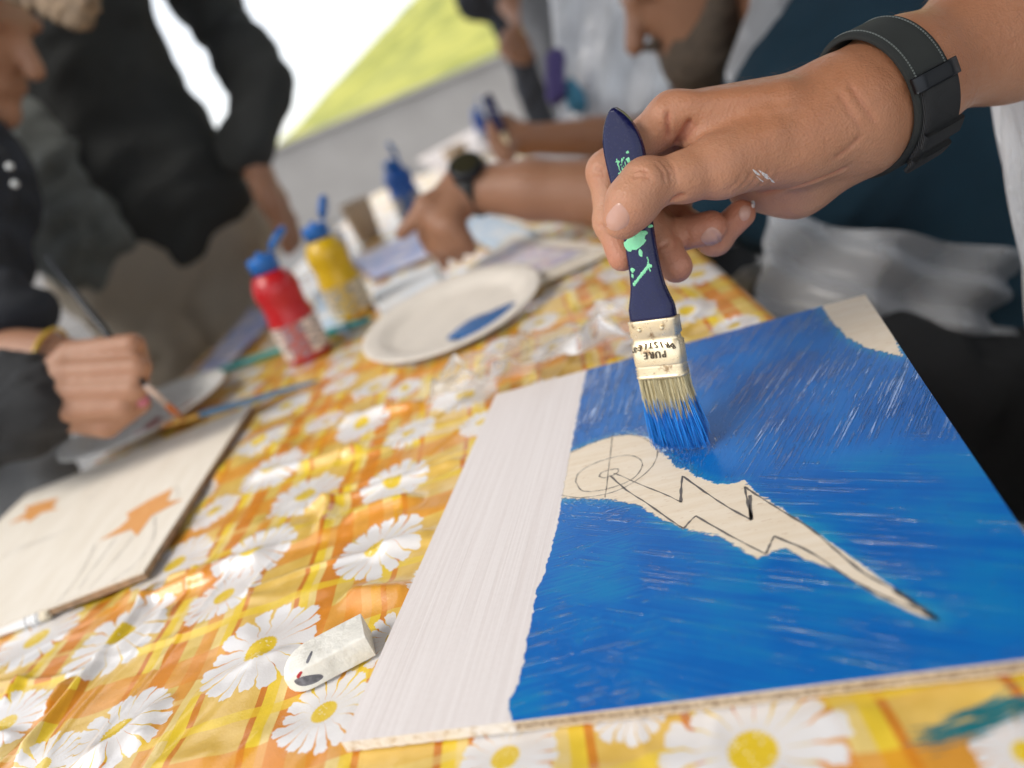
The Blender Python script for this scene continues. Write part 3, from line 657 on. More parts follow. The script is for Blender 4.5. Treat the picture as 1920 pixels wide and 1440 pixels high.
# green splashes dried on the handle
def blob(l, x, rl, rx, seed, face=.0042):
    r_ = np.random.default_rng(seed); n_ = 12; V = [bp(l, x, face+.00035)]; k = np.linspace(0, 2*math.pi, n_, endpoint=False)
    for a in k:
        q = .75+.45*r_.random(); V.append(bp(l+math.sin(a)*rl*q, x+math.cos(a)*rx*q, face-.0002))
    return V, [(0, 1+i, 1+(i+1) % n_) for i in range(n_)]
parts = []; r_ = np.random.default_rng(5)
for i in range(46):
    y_ = 322+r_.normal()*20; parts.append(blob(yfrac(y_), .0006+r_.normal()*.0020+(330-y_)*-.00003, .0003+.0013*r_.random()**2, .0003+.0010*r_.random()**2, i))
for i in range(22):
    y_ = 440+r_.normal()*12; parts.append(blob(yfrac(y_), .0015+r_.normal()*.0026, .0005+.0016*r_.random(), .0005+.0013*r_.random(), 90+i))
parts += [blob(yfrac(452), -.001, .0032, .0052, 201), blob(yfrac(444), .002, .0026, .0026, 202), blob(yfrac(455), -.004, .003, .003, 203)]
for i in range(12): parts.append(blob(yfrac(528-i*2.7), -.0052+i*.00085, .0010, .0008, 300+i))
for i in range(9): parts.append(blob(yfrac(484+i*3), .0040+.0004*math.sin(i), .0005, .0004, 330+i))
parts += [blob(yfrac(502), -.0048, .0012, .0012, 350), blob(yfrac(512), -.0054, .0011, .0007, 351), blob(yfrac(500), .0047, .0009, .0013, 352)]
V, F = joinVF(parts); tag(mesh('paint_splash', V, F, M_MINT, brush, True), 'dried mint green paint splashes', kind='stuff')
# bristles
t = NT('bristle'); ba = t.attr('along'); br = t.attr('rnd')
wet = t.step(t.ma('ADD', ba, t.ma('MULTIPLY', t.ma('SUBTRACT', br, .5), .30)), .44, .52)
dry = t.mix(br, (.42, .33, .15), (.82, .74, .48))
t.set(col=t.mix(wet, dry, t.mix(br, (.002, .08, .40), (.010, .26, .78))), rough=t.mixf(wet, .5, .16), spec=.5); M_BRIS = t.m
parts_v = []; parts_q = []; al = []; rn = []; r_ = np.random.default_rng(11); nb = 0
blen = Lb+.002
for i in range(1500):
    x0 = (r_.random()*2-1)*.0125; n0 = (r_.random()*2-1)*.0042
    clump = round(x0/.0028+.3*r_.normal())*.0028; fl_ = 1.16
    x1 = .0035+(x0*.35+clump*.65)*fl_+r_.normal()*.0009; n1 = n0*(.55)+r_.normal()*.0006-.0005
    endl = .0004+abs(r_.normal())*.0045+.006*(abs(x0/.0125))**3*r_.random()
    rr = .00011+.00007*r_.random(); rv_ = r_.random(); k = 6
    for j in range(k):
        f = j/(k-1); l_ = blen*(1-f)+endl*f; x_ = x0*(1-f**1.3)+x1*f**1.3+.0004*math.sin(f*3+i); nn_ = n0*(1-f)+n1*f+.0012*f*(1-f)
        q = rr*(1 if f < .5 else 2.0)*(1-.75*max(0, f-.75)*4*.9)
        for a in range(3):
            parts_v.append(bp(l_, x_+q*math.cos(a*2.094), nn_+q*math.sin(a*2.094))); al.append(f); rn.append(rv_)
    for j in range(k-1):
        for a in range(3): parts_q.append((nb+j*3+a, nb+j*3+(a+1) % 3, nb+(j+1)*3+(a+1) % 3, nb+(j+1)*3+a))
    nb += 3*k
bo = mesh_np('bristles', parts_v, parts_q, M_BRIS, brush); vattr(bo, 'along', al); vattr(bo, 'rnd', rn); bo['kind'] = 'stuff'

# ------------------------------------------------------------------ skin and the painter's hand
def skin_mat(name, a, b, flush_shade=(.48, .17, .11)):
    t = NT(name); c = t.obj(); n1 = t.noise(c, 28, 5, .6); fz = t.attr('flush_shade'); n2 = t.noise(c, 240, 3)
    v1 = t.n('TexVoronoi', 0, {'Vector': c, 'Scale': 780.0, 'Randomness': 1.0}); w1 = t.ma('ADD', t.noise(t.n('Mapping', 0, {0: c, 2: (0, 0, .5), 3: (1, 3.2, 1)}), 300, 4, .6, dist=.6), t.ma('MULTIPLY', t.noise(c, 110, 3, .6), 1.3))
    col = t.mix(t.ma('ADD', t.ma('MULTIPLY', n1, .7), t.ma('MULTIPLY', n2, .3)), a, b)
    col = t.n('VectorMath', 0, {0: col, 1: t.mix(t.attr('tan'), (1, 1, 1), (.82, .70, .60))}, operation='MULTIPLY'); col = t.mix(t.ma('MULTIPLY', fz, .75), col, flush_shade)
    h = t.ma('ADD', t.ma('MULTIPLY', v1, .45), t.ma('MULTIPLY', w1, 1.0))
    t.set(col=col, rough=t.step(n2, .3, .7, .40, .54), spec=.45, sss=.18, sssr=(1.0, .38, .2), ssss=.0035, nrm=t.bump(h, .00046, .8)); return t.m
M_SKIN = skin_mat('tanned_skin', (.44, .200, .110), (.60, .325, .20))
M_SKIN2 = skin_mat('brown_skin', (.26, .12, .065), (.36, .185, .11), (.30, .10, .07))
t = NT('fingernail'); t.set(col=t.mix(t.noise(t.obj(), 200, 3), (.50, .27, .20), (.58, .34, .265)), rough=.28, spec=.5, sss=.1, ssss=.002, sssr=(1, .4, .3), nrm=t.bump(t.noise(t.obj(), 500, 2), .0001)); M_NAIL = t.m
ARMDIR = RC @ np.array([.82, .475, -.30]); ARMDIR /= np.linalg.norm(ARMDIR)
WR = P(1616, 193, .376); ELB = WR+ARMDIR*.255
fl_dir = RC @ np.array([.45, -.89, 0.0])          # across the wrist in the picture plane
def jp(j): return P(*j[:3])
hand = SDF(np.minimum.reduce([P(1040, 560, .36), P(1040, 100, .46), WR, P(1300, 560, .46), ELB-.05, P(1040, 560, .46)])-.008, np.maximum.reduce([P(1040, 100, .46), ELB+.06, P(1300, 100, .46), P(1300, 60, .46)])+.008, .00115)
idx = [(1255, 222, .378, .0113), (1139, 322, .396, .0099), (1148, 415, .3945, .0089), (1167, 480, .392, .0079)]
mid = [(1268, 216, .394, .0114), (1168, 345, .412, .0098), (1216, 425, .403, .0092), (1268, 500, .394, .0084)]
rin = [(1290, 232, .411, .0108), (1196, 372, .424, .0095), (1252, 446, .409, .0092), (1332, 426, .396, .0086)]
pin = [(1318, 258, .425, .0102), (1258, 402, .430, .0084), (1340, 447, .411, .0083), (1389, 402, .401, .0076)]
thm = [(1500, 262, .374, .0195), (1350, 318, .363, .0135), (1284, 332, .361, .0109), (1212, 346, .3595, .0115), (1186, 379, .3595, .0116), (1168, 410, .3615, .0099)]
# palm and back of the hand
for j, (wx, wy, wd, wr) in zip((idx[0], mid[0], rin[0], pin[0]), ((1560, 203, .372, .0170), (1575, 192, .384, .0170), (1585, 212, .396, .0160), (1595, 238, .402, .0150))):
    hand.cone(jp(j), P(wx, wy, wd), j[3]-.0004, wr, .012)
for a, b in zip(thm[:1], thm[1:2]): hand.cone(jp(a), jp(b), a[3], b[3], .014)
hand.cone(P(1500, 262, .374), P(1600, 215, .374), .0195, .021, .015)
hand.cone(P(1408, 352, .418), P(1490, 340, .406), .0125, .0165, .010); hand.cone(P(1490, 340, .406), P(1610, 258, .386), .0165, .020, .014)
hand.cone(P(1390, 262, .378), P(1330, 262, .378), .0135, .0100, .012)
hand.cone(P(1360, 290, .395), P(1480, 290, .395), .014, .018, .014)
# wrist and forearm
hand.cone(P(1596, 204, .376), WR+ARMDIR*.03, .0192, .0203, .016, flat=(fl_dir, 1.25))
hand.cone(WR+ARMDIR*.03, WR+ARMDIR*.11, .0203, .0250, .02, flat=(fl_dir, 1.27))
hand.cone(WR+ARMDIR*.11, ELB, .0255, .0360, .03, flat=(fl_dir, 1.2))
for fg in (idx, mid, rin, pin, thm[1:]):
    c_ = hand.child(); n_ = len(fg)
    for a, b in zip(fg[:-1], fg[1:]): c_.cone(jp(a), jp(b), a[3], b[3], .0035)
    for i, a in enumerate(fg[1:-1]):
        c_.cone(jp(a), jp(a)+np.array([0, 0, 1e-4]), a[3]*1.035, a[3]*1.035, .004)
    e_ = jp(fg[-1])-jp(fg[-2]); hand.merge(c_, .0035 if fg is not thm[1:] else .005)
# knuckle, tendon hints
hand.cone(P(1262, 200, .370), P(1246, 212, .370), .0056, .0048, .010)
hand.cone(P(1300, 196, .3655), P(1470, 178, .3600), .0032, .0040, .012); hand.cone(P(1330, 285, .3590), P(1440, 255, .3575), .0045, .0050, .012)
hand.cone(P(1212, 338, .3535), P(1200, 352, .3545), .0046, .004, .009)
Vh, Qh = hand.mesh(2)
from mathutils.bvhtree import BVHTree
bvh = BVHTree.FromPolygons([Vector(v) for v in Vh], [tuple(q) for q in Qh])
def hit(px, py, tree=None):
    r = ray(px, py); r = r/np.linalg.norm(r); h_ = (tree or bvh).ray_cast(Vector(CAM), Vector(r))
    if h_[0] is None: return None, None
    n_ = np.array(h_[1]); return np.array(h_[0]), (n_ if n_@r < 0 else -n_)
Nh = vnormals(Vh, Qh); disp = np.zeros(len(Vh)); flush_shade = np.zeros(len(Vh))
def crease(pts, wd, dp, n_=10):
    L = catmull(np.array(pts, float), n_); S = [hit(*p)[0] for p in L]; S = [s for s in S if s is not None]
    k = len(S)
    if k < 2: return
    lo = np.min(S, 0)-4*wd; hi = np.max(S, 0)+4*wd; m = np.where(((Vh > lo) & (Vh < hi)).all(1))[0]; best = np.full(len(m), 1e9); fr_ = np.zeros(len(m))
    for i in range(k-1):
        a, b = S[i], S[i+1]
        if np.linalg.norm(b-a) > .006: continue
        e = b-a; tt = np.clip(((Vh[m]-a)@e)/(e@e+1e-14), 0, 1); d = np.linalg.norm(Vh[m]-a-tt[:, None]*e, axis=1)
        u = d < best; best[u] = d[u]; fr_[u] = (i+tt[u])/(k-1)
    disp[m] -= 1.5*dp*np.exp(-(best/wd)**2)*np.clip(np.minimum(fr_, 1-fr_)*5+.15, 0, 1)
for pts, wd, dp in [([(1253, 205), (1252, 235), (1254, 262)], .0013, .0011), ([(1297, 222), (1280, 250), (1264, 280)], .0016, .0016), ([(1309, 232), (1292, 252), (1278, 272)], .0011, .0008),
                    ([(1229, 306), (1243, 322), (1248, 345)], .0008, .0005), ([(1240, 302), (1254, 320), (1259, 342)], .0008, .0005), ([(1250, 300), (1264, 318), (1270, 345)], .0008, .0004),
                    ([(1256, 380), (1270, 371), (1284, 365)], .0013, .0014), ([(1417, 366), (1460, 358), (1503, 349), (1560, 328), (1590, 312)], .0016, .0014),
                    ([(1400, 356), (1418, 335), (1424, 318)], .0009, .0004), ([(1418, 356), (1436, 334), (1442, 318)], .0009, .0004), ([(1384, 356), (1402, 338), (1408, 322)], .0009, .0004), ([(1440, 350), (1458, 328), (1462, 310)], .0009, .0003), ([(1365, 358), (1384, 340), (1390, 325)], .0009, .0003),
                    ([(1206, 318), (1216, 326), (1221, 338)], .0007, .0003), ([(1560, 300), (1590, 280), (1620, 250)], .0015, .0006), ([(1380, 215), (1440, 205), (1500, 200)], .003, -.0006), ([(1360, 190), (1430, 182), (1500, 178)], .004, -.0006),
                    ([(1590, 150), (1615, 190), (1650, 240)], .0016, .0005), ([(1570, 165), (1592, 205), (1622, 250)], .0016, .0004), ([(1258, 428), (1266, 445), (1264, 468)], .0010, .0006), ([(1282, 420), (1290, 440), (1288, 466)], .0010, .0004), ([(1330, 432), (1346, 446), (1352, 470)], .0010, .0006), ([(1224, 470), (1240, 462), (1256, 452)], .0010, .0006), ([(1116, 420), (1128, 424), (1140, 426)], .0009, .0005), ([(1186, 322), (1200, 318), (1214, 322)], .0010, .0005), ([(1183, 332), (1200, 329), (1218, 334)], .0010, .0005), ([(1113, 315), (1125, 318), (1136, 322)], .0009, .0004), ([(1112, 330), (1125, 332), (1138, 334)], .0009, .0004)]:
    crease(pts, wd, dp)
Vh = Vh+Nh*disp[:, None]
for (px, py, d, rr, wgt) in [(*idx[3][:3], .013, .9), (*mid[3][:3], .013, .9), (*rin[3][:3], .014, .9), (*pin[3][:3], .012, .9), (*thm[5][:3], .012, .55), (*thm[3][:3], .010, .45), (*idx[0][:3], .013, .4), (*idx[1][:3], .010, .5), (1275, 470, .40, .02, .5), (1340, 385, .40, .03, .55), (1260, 270, .372, .008, .4)]:
    flush_shade = np.maximum(flush_shade, wgt*np.exp(-(np.linalg.norm(Vh-P(px, py, d), axis=1)/rr)**2))
flush_shade = np.clip(flush_shade+np.clip(-disp-.0002, 0, .0015)/.0015*.8, 0, 1)  # reddish crease shading painted in on top of the real flush
painter = empty('person', (ELB[0]+.16, ELB[1]-.02, 0), 'painter at the right whose watch-strapped hand holds the navy brush', 'person')
bo_ = mesh_np('body', Vh, Qh, M_SKIN, painter); vattr(bo_, 'flush_shade', flush_shade)
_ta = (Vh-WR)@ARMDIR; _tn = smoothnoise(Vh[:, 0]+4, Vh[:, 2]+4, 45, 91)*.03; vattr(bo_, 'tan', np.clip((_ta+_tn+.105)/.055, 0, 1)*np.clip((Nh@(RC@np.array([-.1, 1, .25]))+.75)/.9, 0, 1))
bvh = BVHTree.FromPolygons([Vector(v) for v in Vh], [tuple(q) for q in Qh])
def patch(poly, name, mat, parent, lift=.00045, rings=7, edge=-.0002, tree=None):
    poly = catmull(np.array(poly, float), 5, True); ctr = poly.mean(0); n_ = len(poly); V = []; F = []
    h0 = hit(*ctr, tree)
    if h0[0] is None: print('patch missed', name, ctr); return None
    V.append(h0[0]+h0[1]*lift); 
    for i in range(1, rings+1):
        f = i/rings
        for p in poly:
            h_ = hit(*(ctr+(p-ctr)*f), tree)
            if h_[0] is None: h_ = h0
            V.append(h_[0]+h_[1]*(lift*(1-f**5)+edge*f**5))
    for k in range(n_): F.append((0, 1+k, 1+(k+1) % n_))
    for i in range(rings-1):
        for k in range(n_): a = 1+i*n_; F.append((a+k, a+n_+k, a+n_+(k+1) % n_, a+(k+1) % n_))
    return mesh(name, V, F, mat, parent, True)
patch([(1160, 378), (1173, 389), (1182, 405), (1178, 424), (1157, 435), (1139, 430), (1134, 409), (1145, 391)], 'nail', M_NAIL, bo_)
patch([(1312, 450), (1320, 433), (1334, 424), (1350, 432), (1355, 443), (1349, 456), (1330, 463)], 'nail', M_NAIL, bo_)
patch([(1384, 403), (1388, 388), (1397, 383), (1407, 387), (1408, 402), (1402, 413), (1391, 415)], 'nail', M_NAIL, bo_)
M_WPAINT = simple('white_acrylic', (.74, .70, .67), .45, .05)
patch([(1408, 377), (1414, 376), (1416, 383), (1414, 391), (1409, 388)], 'paint_dab', M_WPAINT, bo_, .0007, 3)
for q in ([(1409, 315), (1420, 322), (1428, 330), (1422, 330), (1413, 323)], [(1422, 318), (1436, 325), (1447, 336), (1440, 338), (1428, 328)], [(1416, 328), (1424, 334), (1434, 342), (1428, 341)], [(1440, 330), (1449, 338), (1455, 344), (1447, 342)]):
    patch(q, 'paint_dab', M_WPAINT, bo_, .00008, 3, -.00012)

# watch strap round the wrist
def fabric(name, a, b, weave=1400, rough=.85, bump=.0003, **k):
    t = NT(name); c = t.obj(); n1 = t.noise(c, 12, 4); wv = t.n('TexWave', 0, {'Vector': c, 'Scale': float(weave), 'Distortion': 1.5, 'Detail': 1.0})
    n2 = t.noise(c, weave, 2)
    t.set(col=t.mix(t.ma('ADD', t.ma('MULTIPLY', n1, .6), t.ma('MULTIPLY', n2, .4)), a, b), rough=rough, nrm=t.bump(t.ma('ADD', n2, wv), bump), **k); return t.m
M_STRAP = fabric('strap_canvas', (.028, .034, .032), (.075, .085, .080), 2600, .8, .0004)
M_STRAPD = fabric('strap_leather', (.012, .014, .016), (.035, .038, .040), 900, .7, .0005)
M_THREAD = simple('stitch_thread', (.16, .18, .17), .8); M_BLACKM = simple('black_metal', (.02, .022, .026), .35, metal=.6)
SCN = WR+ARMDIR*.0150
_f = CAM-SCN; _f = _f-ARMDIR*(_f@ARMDIR); _f /= np.linalg.norm(_f); _dn = np.cross(ARMDIR, _f)
if (RC.T@_dn)[1] > 0: _dn = -_dn
def srad(phi, a):
    c_ = SCN+ARMDIR*a; d = _f*math.cos(phi)+_dn*math.sin(phi); h_ = bvh.ray_cast(Vector(c_), Vector(d)); return (h_[3] if h_[0] is not None else .027), c_, d
NPH = 96; SR = np.array([[srad(2*math.pi*i/NPH, a)[0] for a in np.linspace(-.0125, .0125, 5)] for i in range(NPH)]); SR = SR.max(1)
SR = np.array([np.mean([SR[(i+k) % NPH] for k in range(-3, 4)]) for i in range(NPH)])
def rs(phi): f = (phi/(2*math.pi)*NPH) % NPH; i = int(f); return SR[i]*(1-f+i)+SR[(i+1) % NPH]*(f-i)
def band(p0, p1, wd, lift, th, n_=60, off=0.0, taper=0.0, slant=0.0):
    """a strip of strap between two angles round the wrist"""
    prof = [(-1, 0), (-1, .6), (-.93, 1), (-.5, 1.04), (0, 1.06), (.5, 1.04), (.93, 1), (1, .6), (1, 0)]; k = len(prof); V = []; F = []; full = abs(p1-p0) > 6.28
    m = n_ if full else n_+1
    for i in range(m):
        f = i/n_; ph = p0+(p1-p0)*f; w2 = wd/2*(1-taper*max(0, (f-.75)*4)**2)
        for (a, h_) in prof:
            d = _f*math.cos(ph)+_dn*math.sin(ph); V.append(SCN+ARMDIR*(off+a*w2+slant*f)+d*(rs(ph)+lift+th*h_))
    for i in range(n_):
        j = (i+1) % m
        for q in range(k-1): F.append((i*k+q, i*k+q+1, j*k+q+1, j*k+q))
        F.append((i*k+k-1, i*k, j*k, j*k+k-1))
    if not full: F.append(tuple(range(k))); F.append(tuple((m-1)*k+q for q in range(k))[::-1])
    return V, F
V, F = band(0, 2*math.pi, .0265, -.0004, .0030, 96); strap = mesh('watch_strap', V, F, M_STRAP, painter, True); strap['label'] = 'dark grey canvas watch strap with stitched edges'
V, F = band(rad(16), rad(88), .0232, .0030, .0034, 40, 0, .45); mesh('strap_tail', V, F, M_STRAPD, strap, True)
V, F = band(rad(2), rad(16), .0300, .0030, .0030, 8); mesh('buckle', V, F, M_BLACKM, strap, True)
for a_ in (50, 72): V, F = band(rad(a_), rad(a_+11), .0275, .0058, .0026, 8); mesh('keeper', V, F, M_STRAPD, strap, True)
parts = []
for e_ in (-.0102, .0102):
    for i in range(34):
        p0 = rad(-95+i*2.9); V, F = band(p0, p0+rad(1.7), .0006, .0025, .0006, 3, e_); parts.append((V, F))
V, F = joinVF(parts); tag(mesh('stitching', V, F, M_THREAD, strap), kind='stuff')
bm = bmesh.new()   # pin holes of the strap tail
for a_ in (28, 36, 44):
    d = _f*math.cos(rad(a_))+_dn*math.sin(rad(a_)); p_ = SCN+d*(rs(rad(a_))+.0057)
    m_ = Matrix([list(r) for r in frame(d, ARMDIR)]).to_4x4(); bmesh.ops.create_circle(bm, cap_ends=True, radius=.0011, segments=12, matrix=Matrix.Translation(Vector(p_)) @ m_)
bmo('pin_hole', bm, simple('hole_black', (.004, .004, .004), .9), strap)
# watch head on the far side of the wrist
wp = SCN-_f*(rs(math.pi)+.005); V, F = lathe([(.016, -.004), (.0185, -.003), (.0185, .002), (.017, .004), (.0155, .0042)], 32, wp, -_f); mesh('watch_case', V, F, M_BLACKM, strap, True)
# fine hairs on the arm
r_ = np.random.default_rng(3); Vn = vnormals(Vh, Qh); cand = np.where(((Vh-WR)@ARMDIR > -.055))[0]; hv = []; hq = []; nb = 0
for i in r_.choice(cand, 1500):
    p_, n_ = Vh[i], Vn[i]
    if n_@(RC@np.array([0, 1, .2])) < -.15 or abs((p_-SCN)@ARMDIR) < .0135: continue
    d0 = -ARMDIR*.8+np.array([0, 0, -.25])+r_.normal(size=3)*.3; d0 = d0-n_*(d0@n_); d0 /= np.linalg.norm(d0); L_ = .0035+.0045*r_.random()
    pts = [p_-n_*.0003, p_+n_*L_*.22+d0*L_*.4, p_+n_*L_*.30+d0*L_]
    for j, q in enumerate(pts):
        fr_ = frame(d0, n_)
        for a in range(3): hv.append(q+(fr_[:, 0]*math.cos(a*2.09)+fr_[:, 1]*math.sin(a*2.09))*(.00004, .00003, .00001)[j])
    for j in range(2):
        for a in range(3): hq.append((nb+j*3+a, nb+j*3+(a+1) % 3, nb+(j+1)*3+(a+1) % 3, nb+(j+1)*3+a))
    nb += 9
tag(mesh_np('arm_hair', hv, hq, simple('arm_hair', (.22, .12, .06), .5), painter), kind='stuff')

# clothes of the painter, mostly outside the picture
def sdfobj(lo, hi, h, build, name, mat, parent, relax=2, noise=0.0, nf=8.0):
    s = SDF(lo, hi, h); build(s); V, Q = s.mesh(relax)
    if noise:
        N = vnormals(V, Q); a = smoothnoise(V[:, 0]+V[:, 2]*.6+5, V[:, 1]-V[:, 2]*.7+9, nf, 77)-.5; b = smoothnoise(V[:, 0]-V[:, 2]*1.3+15, V[:, 1]+V[:, 2]*.9+19, nf*2.3, 78)-.5
        V = V+N*(a*noise+b*noise*.5)[:, None]
    o = mesh_np(name, V, Q, mat, parent); return o
M_SHIRT = fabric('navy_jersey', (.006, .020, .045), (.012, .040, .080), 1500, .9, .0006)
t = NT('white_plastic_film'); c = t.obj(); n1 = t.noise(t.n('Mapping', 0, {0: c, 3: (1, 1, .3)}), 55, 4, .55, dist=.8); n2 = t.noise(c, 14, 3)
t.set(col=(.95, .96, .98), rough=t.step(n1, .3, .7, .14, .34), trans=.15, ior=1.3, alpha=.88, nrm=t.bump(t.ma('ADD', n1, t.ma('MULTIPLY', n2, 2)), .006)); M_FILM = t.m
M_DARK = fabric('black_trousers', (.008, .009, .012), (.020, .021, .026), 1200, .9, .0005)
pc = np.array([.585, .40, 0]); SHO = np.array([.60, .52, TZ+.42])
def b1(s):
    s.cone(SHO, ELB+np.array([.012, .012, .01]), .062, .052, .03); s.cone(pc+[0, .13, TZ+.42], pc+[0, -.15, TZ+.42], .09, .09, .05)
    s.cone(pc+[0, .02, TZ+.36], pc+[.02, .02, TZ-.02], .135, .125, .06, flat=((0, 1, 0), 1.35)); s.cone(pc+[0, -.2, TZ+.40], pc+[-.06, -.26, TZ+.12], .06, .05, .04)
sdfobj([.28, .02, TZ-.30], [.86, .80, TZ+.60], .007, b1, 'shirt', M_SHIRT, painter, 2, .012)
def b2(s):
    s.cone(pc+[.02, .02, TZ+.0], pc+[.02, .02, TZ-.10], .128, .130, .05, flat=((0, 1, 0), 1.3))
    for y in (-.09, .13): s.cone(pc+[.02, y, TZ-.10], pc+[.03, y, .10], .085, .062, .03); s.cone(pc+[.03, y, .10], pc+[-.09, y, .05], .055, .05, .02)
sdfobj([.34, .05, 0], [.80, .75, TZ+.15], .009, b2, 'trousers', M_DARK, painter, 2, .012)
def b3(s):
    s.ell(pc+[-.02, 0, TZ+.72], (.095, .075, .115), None, .01); s.cone(pc+[0, 0, TZ+.46], pc+[-.01, 0, TZ+.62], .052, .05, .02); s.ell(pc+[-.115, 0, TZ+.70], (.018, .012, .02), None, .02); s.cone(pc+[-.07, 0, TZ+.63], pc+[-.05, 0, TZ+.63], .04, .04, .03)
ho = sdfobj([.40, .27, TZ+.40], [.75, .53, TZ+.86], .006, b3, 'head', M_SKIN, painter); vattr(ho, 'flush_shade', np.zeros(len(ho.data.vertices)))
def b3h(s): s.ell(pc+[.0, 0, TZ+.75], (.098, .083, .105), None, .01); s.cut(pc+[-.13, -.1, TZ+.68], pc+[-.13, .1, TZ+.68], .085, .01)
sdfobj([.42, .28, TZ+.58], [.75, .53, TZ+.88], .006, b3h, 'hair', simple('dark_hair', (.03, .02, .013), .6, .3, 90, .002, 300), painter, 1, .006, 40)
# his translucent apron: a wavy sheet hanging in front of the body
# curve of the sheet seen from above, its near fold showing at the picture's right edge
ac = catmull(np.array([P(1850, 330, .50)[:2]+[.10, .10], P(1832, 330, .475)[:2]+[.015, .03], P(1832, 330, .46)[:2], P(1880, 330, .43)[:2], P(1990, 330, .41)[:2], P(2100, 330, .40)[:2]]), 14)
nz = 90; V = []; F = []; RT2 = (RC @ np.array([1.0, 0, 0]))[:2]
for i, p in enumerate(ac):
    d = ac[min(i+1, len(ac)-1)]-ac[max(i-1, 0)]; d = d/np.linalg.norm(d); nn = np.array([d[1], -d[0]])
    for j in range(nz):
        f = j/(nz-1); z = TZ+.20-f*.62; wv = .006*math.sin(i*.55+f*5)+.004*math.sin(i*1.3-f*13)+.012*(f-.3)*math.sin(i*.35+1)-.02*f*(1-f)
        q = p+nn*wv+RT2*(.085*max(0, f-.12)**1.2); V.append((q[0]+.05*(1-f)**3, q[1], z))
for i in range(len(ac)-1):
    for j in range(nz-1): F.append((i*nz+j, i*nz+j+1, (i+1)*nz+j+1, (i+1)*nz+j))
ap = mesh('apron', V, F, M_FILM, painter, True); ap['label'] = 'translucent white plastic apron'
so_ = ap.modifiers.new('thickness', 'SOLIDIFY'); so_.thickness = .0006

# ------------------------------------------------------------------ eraser
M_ERASE = (lambda t: (t.set(col=t.mix(t.step(t.noise(t.obj(), 60, 5, .65), .45, .75), (.83, .81, .74), (.66, .64, .58)), rough=.55, spec=.35, sss=.08, ssss=.003, sssr=(1, .9, .7), nrm=t.bump(t.noise(t.obj(), 160, 4), .0012)), t.m)[1])(NT('eraser_vinyl'))
ea = (ERA-ERB); el = np.linalg.norm(ea); ea = ea/el; ea[2] = 0; ea /= np.linalg.norm(ea); ew = np.array([-ea[1], ea[0], 0]); ec = (ERA+ERB)/2; ec[2] = TZ+.0012
V = []; F = []; NS = 22; NK = 40
for i in range(NS+1):
    f = i/NS; a = (f-.5)*(el+.006); w_ = .0098; h_ = .0062
    if f < .28: q = math.sqrt(max(1-((.28-f)/.28)**2*.94, .0)); w_ *= .35+.65*q; h_ *= .40+.60*q
    for k in range(NK):
        th_ = 2*math.pi*k/NK; c_, s_ = math.cos(th_), math.sin(th_); e = 14.0 if f > .35 else 5.0+9*f/.35
        x = w_*math.copysign(abs(c_)**(2/e), c_); z = h_*math.copysign(abs(s_)**(2/e), s_)
        V.append(ec+ea*a+ew*x+np.array([0, 0, z+.0066-.0012*max(0, .3-f)*3]))
for i in range(NS):
    for k in range(NK): F.append((i*NK+k, (i+1)*NK+k, (i+1)*NK+(k+1) % NK, i*NK+(k+1) % NK))
F.append(tuple(range(NK))); F.append(tuple(NS*NK+k for k in range(NK))[::-1])
er = mesh('eraser', V, F, M_ERASE, None); er.data.polygons.foreach_set('use_smooth', [True]*len(er.data.polygons)); _es = er.modifiers.new('edges', 'EDGE_SPLIT'); _es.split_angle = rad(38)
tag(er, 'used white eraser with a worn end, lying beside the white strip', 'eraser')
ebvh = BVHTree.FromPolygons([Vector(v) for v in V], F)
M_SMG = simple('graphite_smudge', (.16, .16, .18), .7, .4, 400); M_RED = simple('red_pigment', (.45, .02, .03), .5)
for q, m_ in (([(556, 1268), (563, 1259), (567, 1261), (560, 1272)], M_RED), ([(552, 1276), (566, 1269), (580, 1266), (600, 1264), (606, 1270), (592, 1280), (572, 1286), (558, 1284)], M_SMG), ([(574, 1240), (583, 1222), (586, 1224), (578, 1243)], M_SMG), ([(640, 1163), (652, 1156), (656, 1160), (645, 1168)], M_SMG)):
    patch(q, 'smudge', m_, er, .00012, 5, .00004, ebvh)

# ------------------------------------------------------------------ second board with orange stars
t = NT('pale_plywood'); c = t.obj(); wn = t.noise(t.n('Mapping', 0, {0: c, 2: (0, 0, .6), 3: (90, 14, 20)}), 1.0, 5, .6)
t.set(col=t.mix(t.step(wn, .3, .7), (.79, .72, .61), (.85, .79, .69)), rough=.6, nrm=t.bump(wn, .0003)); M_PLY = t.m
M_EDGE2 = simple('ply_side', (.34, .22, .13), .8, .35, 160, .0008, 600)
lb = empty('star_board', lw(LW/2, LD/2, -LT), 'pale plywood board with orange stars and pencil lines, at the left', 'board')
def slab(o_, W_, wd, dp, th, face, side, parent, names=('board_face', 'plywood_core')):
    V = [W_(0, 0), W_(wd, 0), W_(wd, dp), W_(0, dp)]; mesh(names[0], V, [(0, 1, 2, 3)] if np.cross(V[1]-V[0], V[3]-V[0])[2] > 0 else [(3, 2, 1, 0)], face, parent)
    U_ = [W_(u, v, z) for z in (-.00002, -th) for (u, v) in ((0, 0), (wd, 0), (wd, dp), (0, dp))]
    mesh(names[1], U_, [(0, 1, 5, 4), (1, 2, 6, 5), (2, 3, 7, 6), (3, 0, 4, 7), (4, 5, 6, 7)], side, parent)
    e_ = [W_(u, v, z) for z in (-.00001, -.0011) for (u, v) in ((-.0003, -.0003), (wd+.0003, -.0003), (wd+.0003, dp+.0003), (-.0003, dp+.0003))]
    mesh('veneer', e_, [(0, 1, 5, 4), (1, 2, 6, 5), (2, 3, 7, 6), (3, 0, 4, 7)], face, parent)
slab(LC, lw, LW, LD, LT, M_PLY, M_EDGE2, lb)
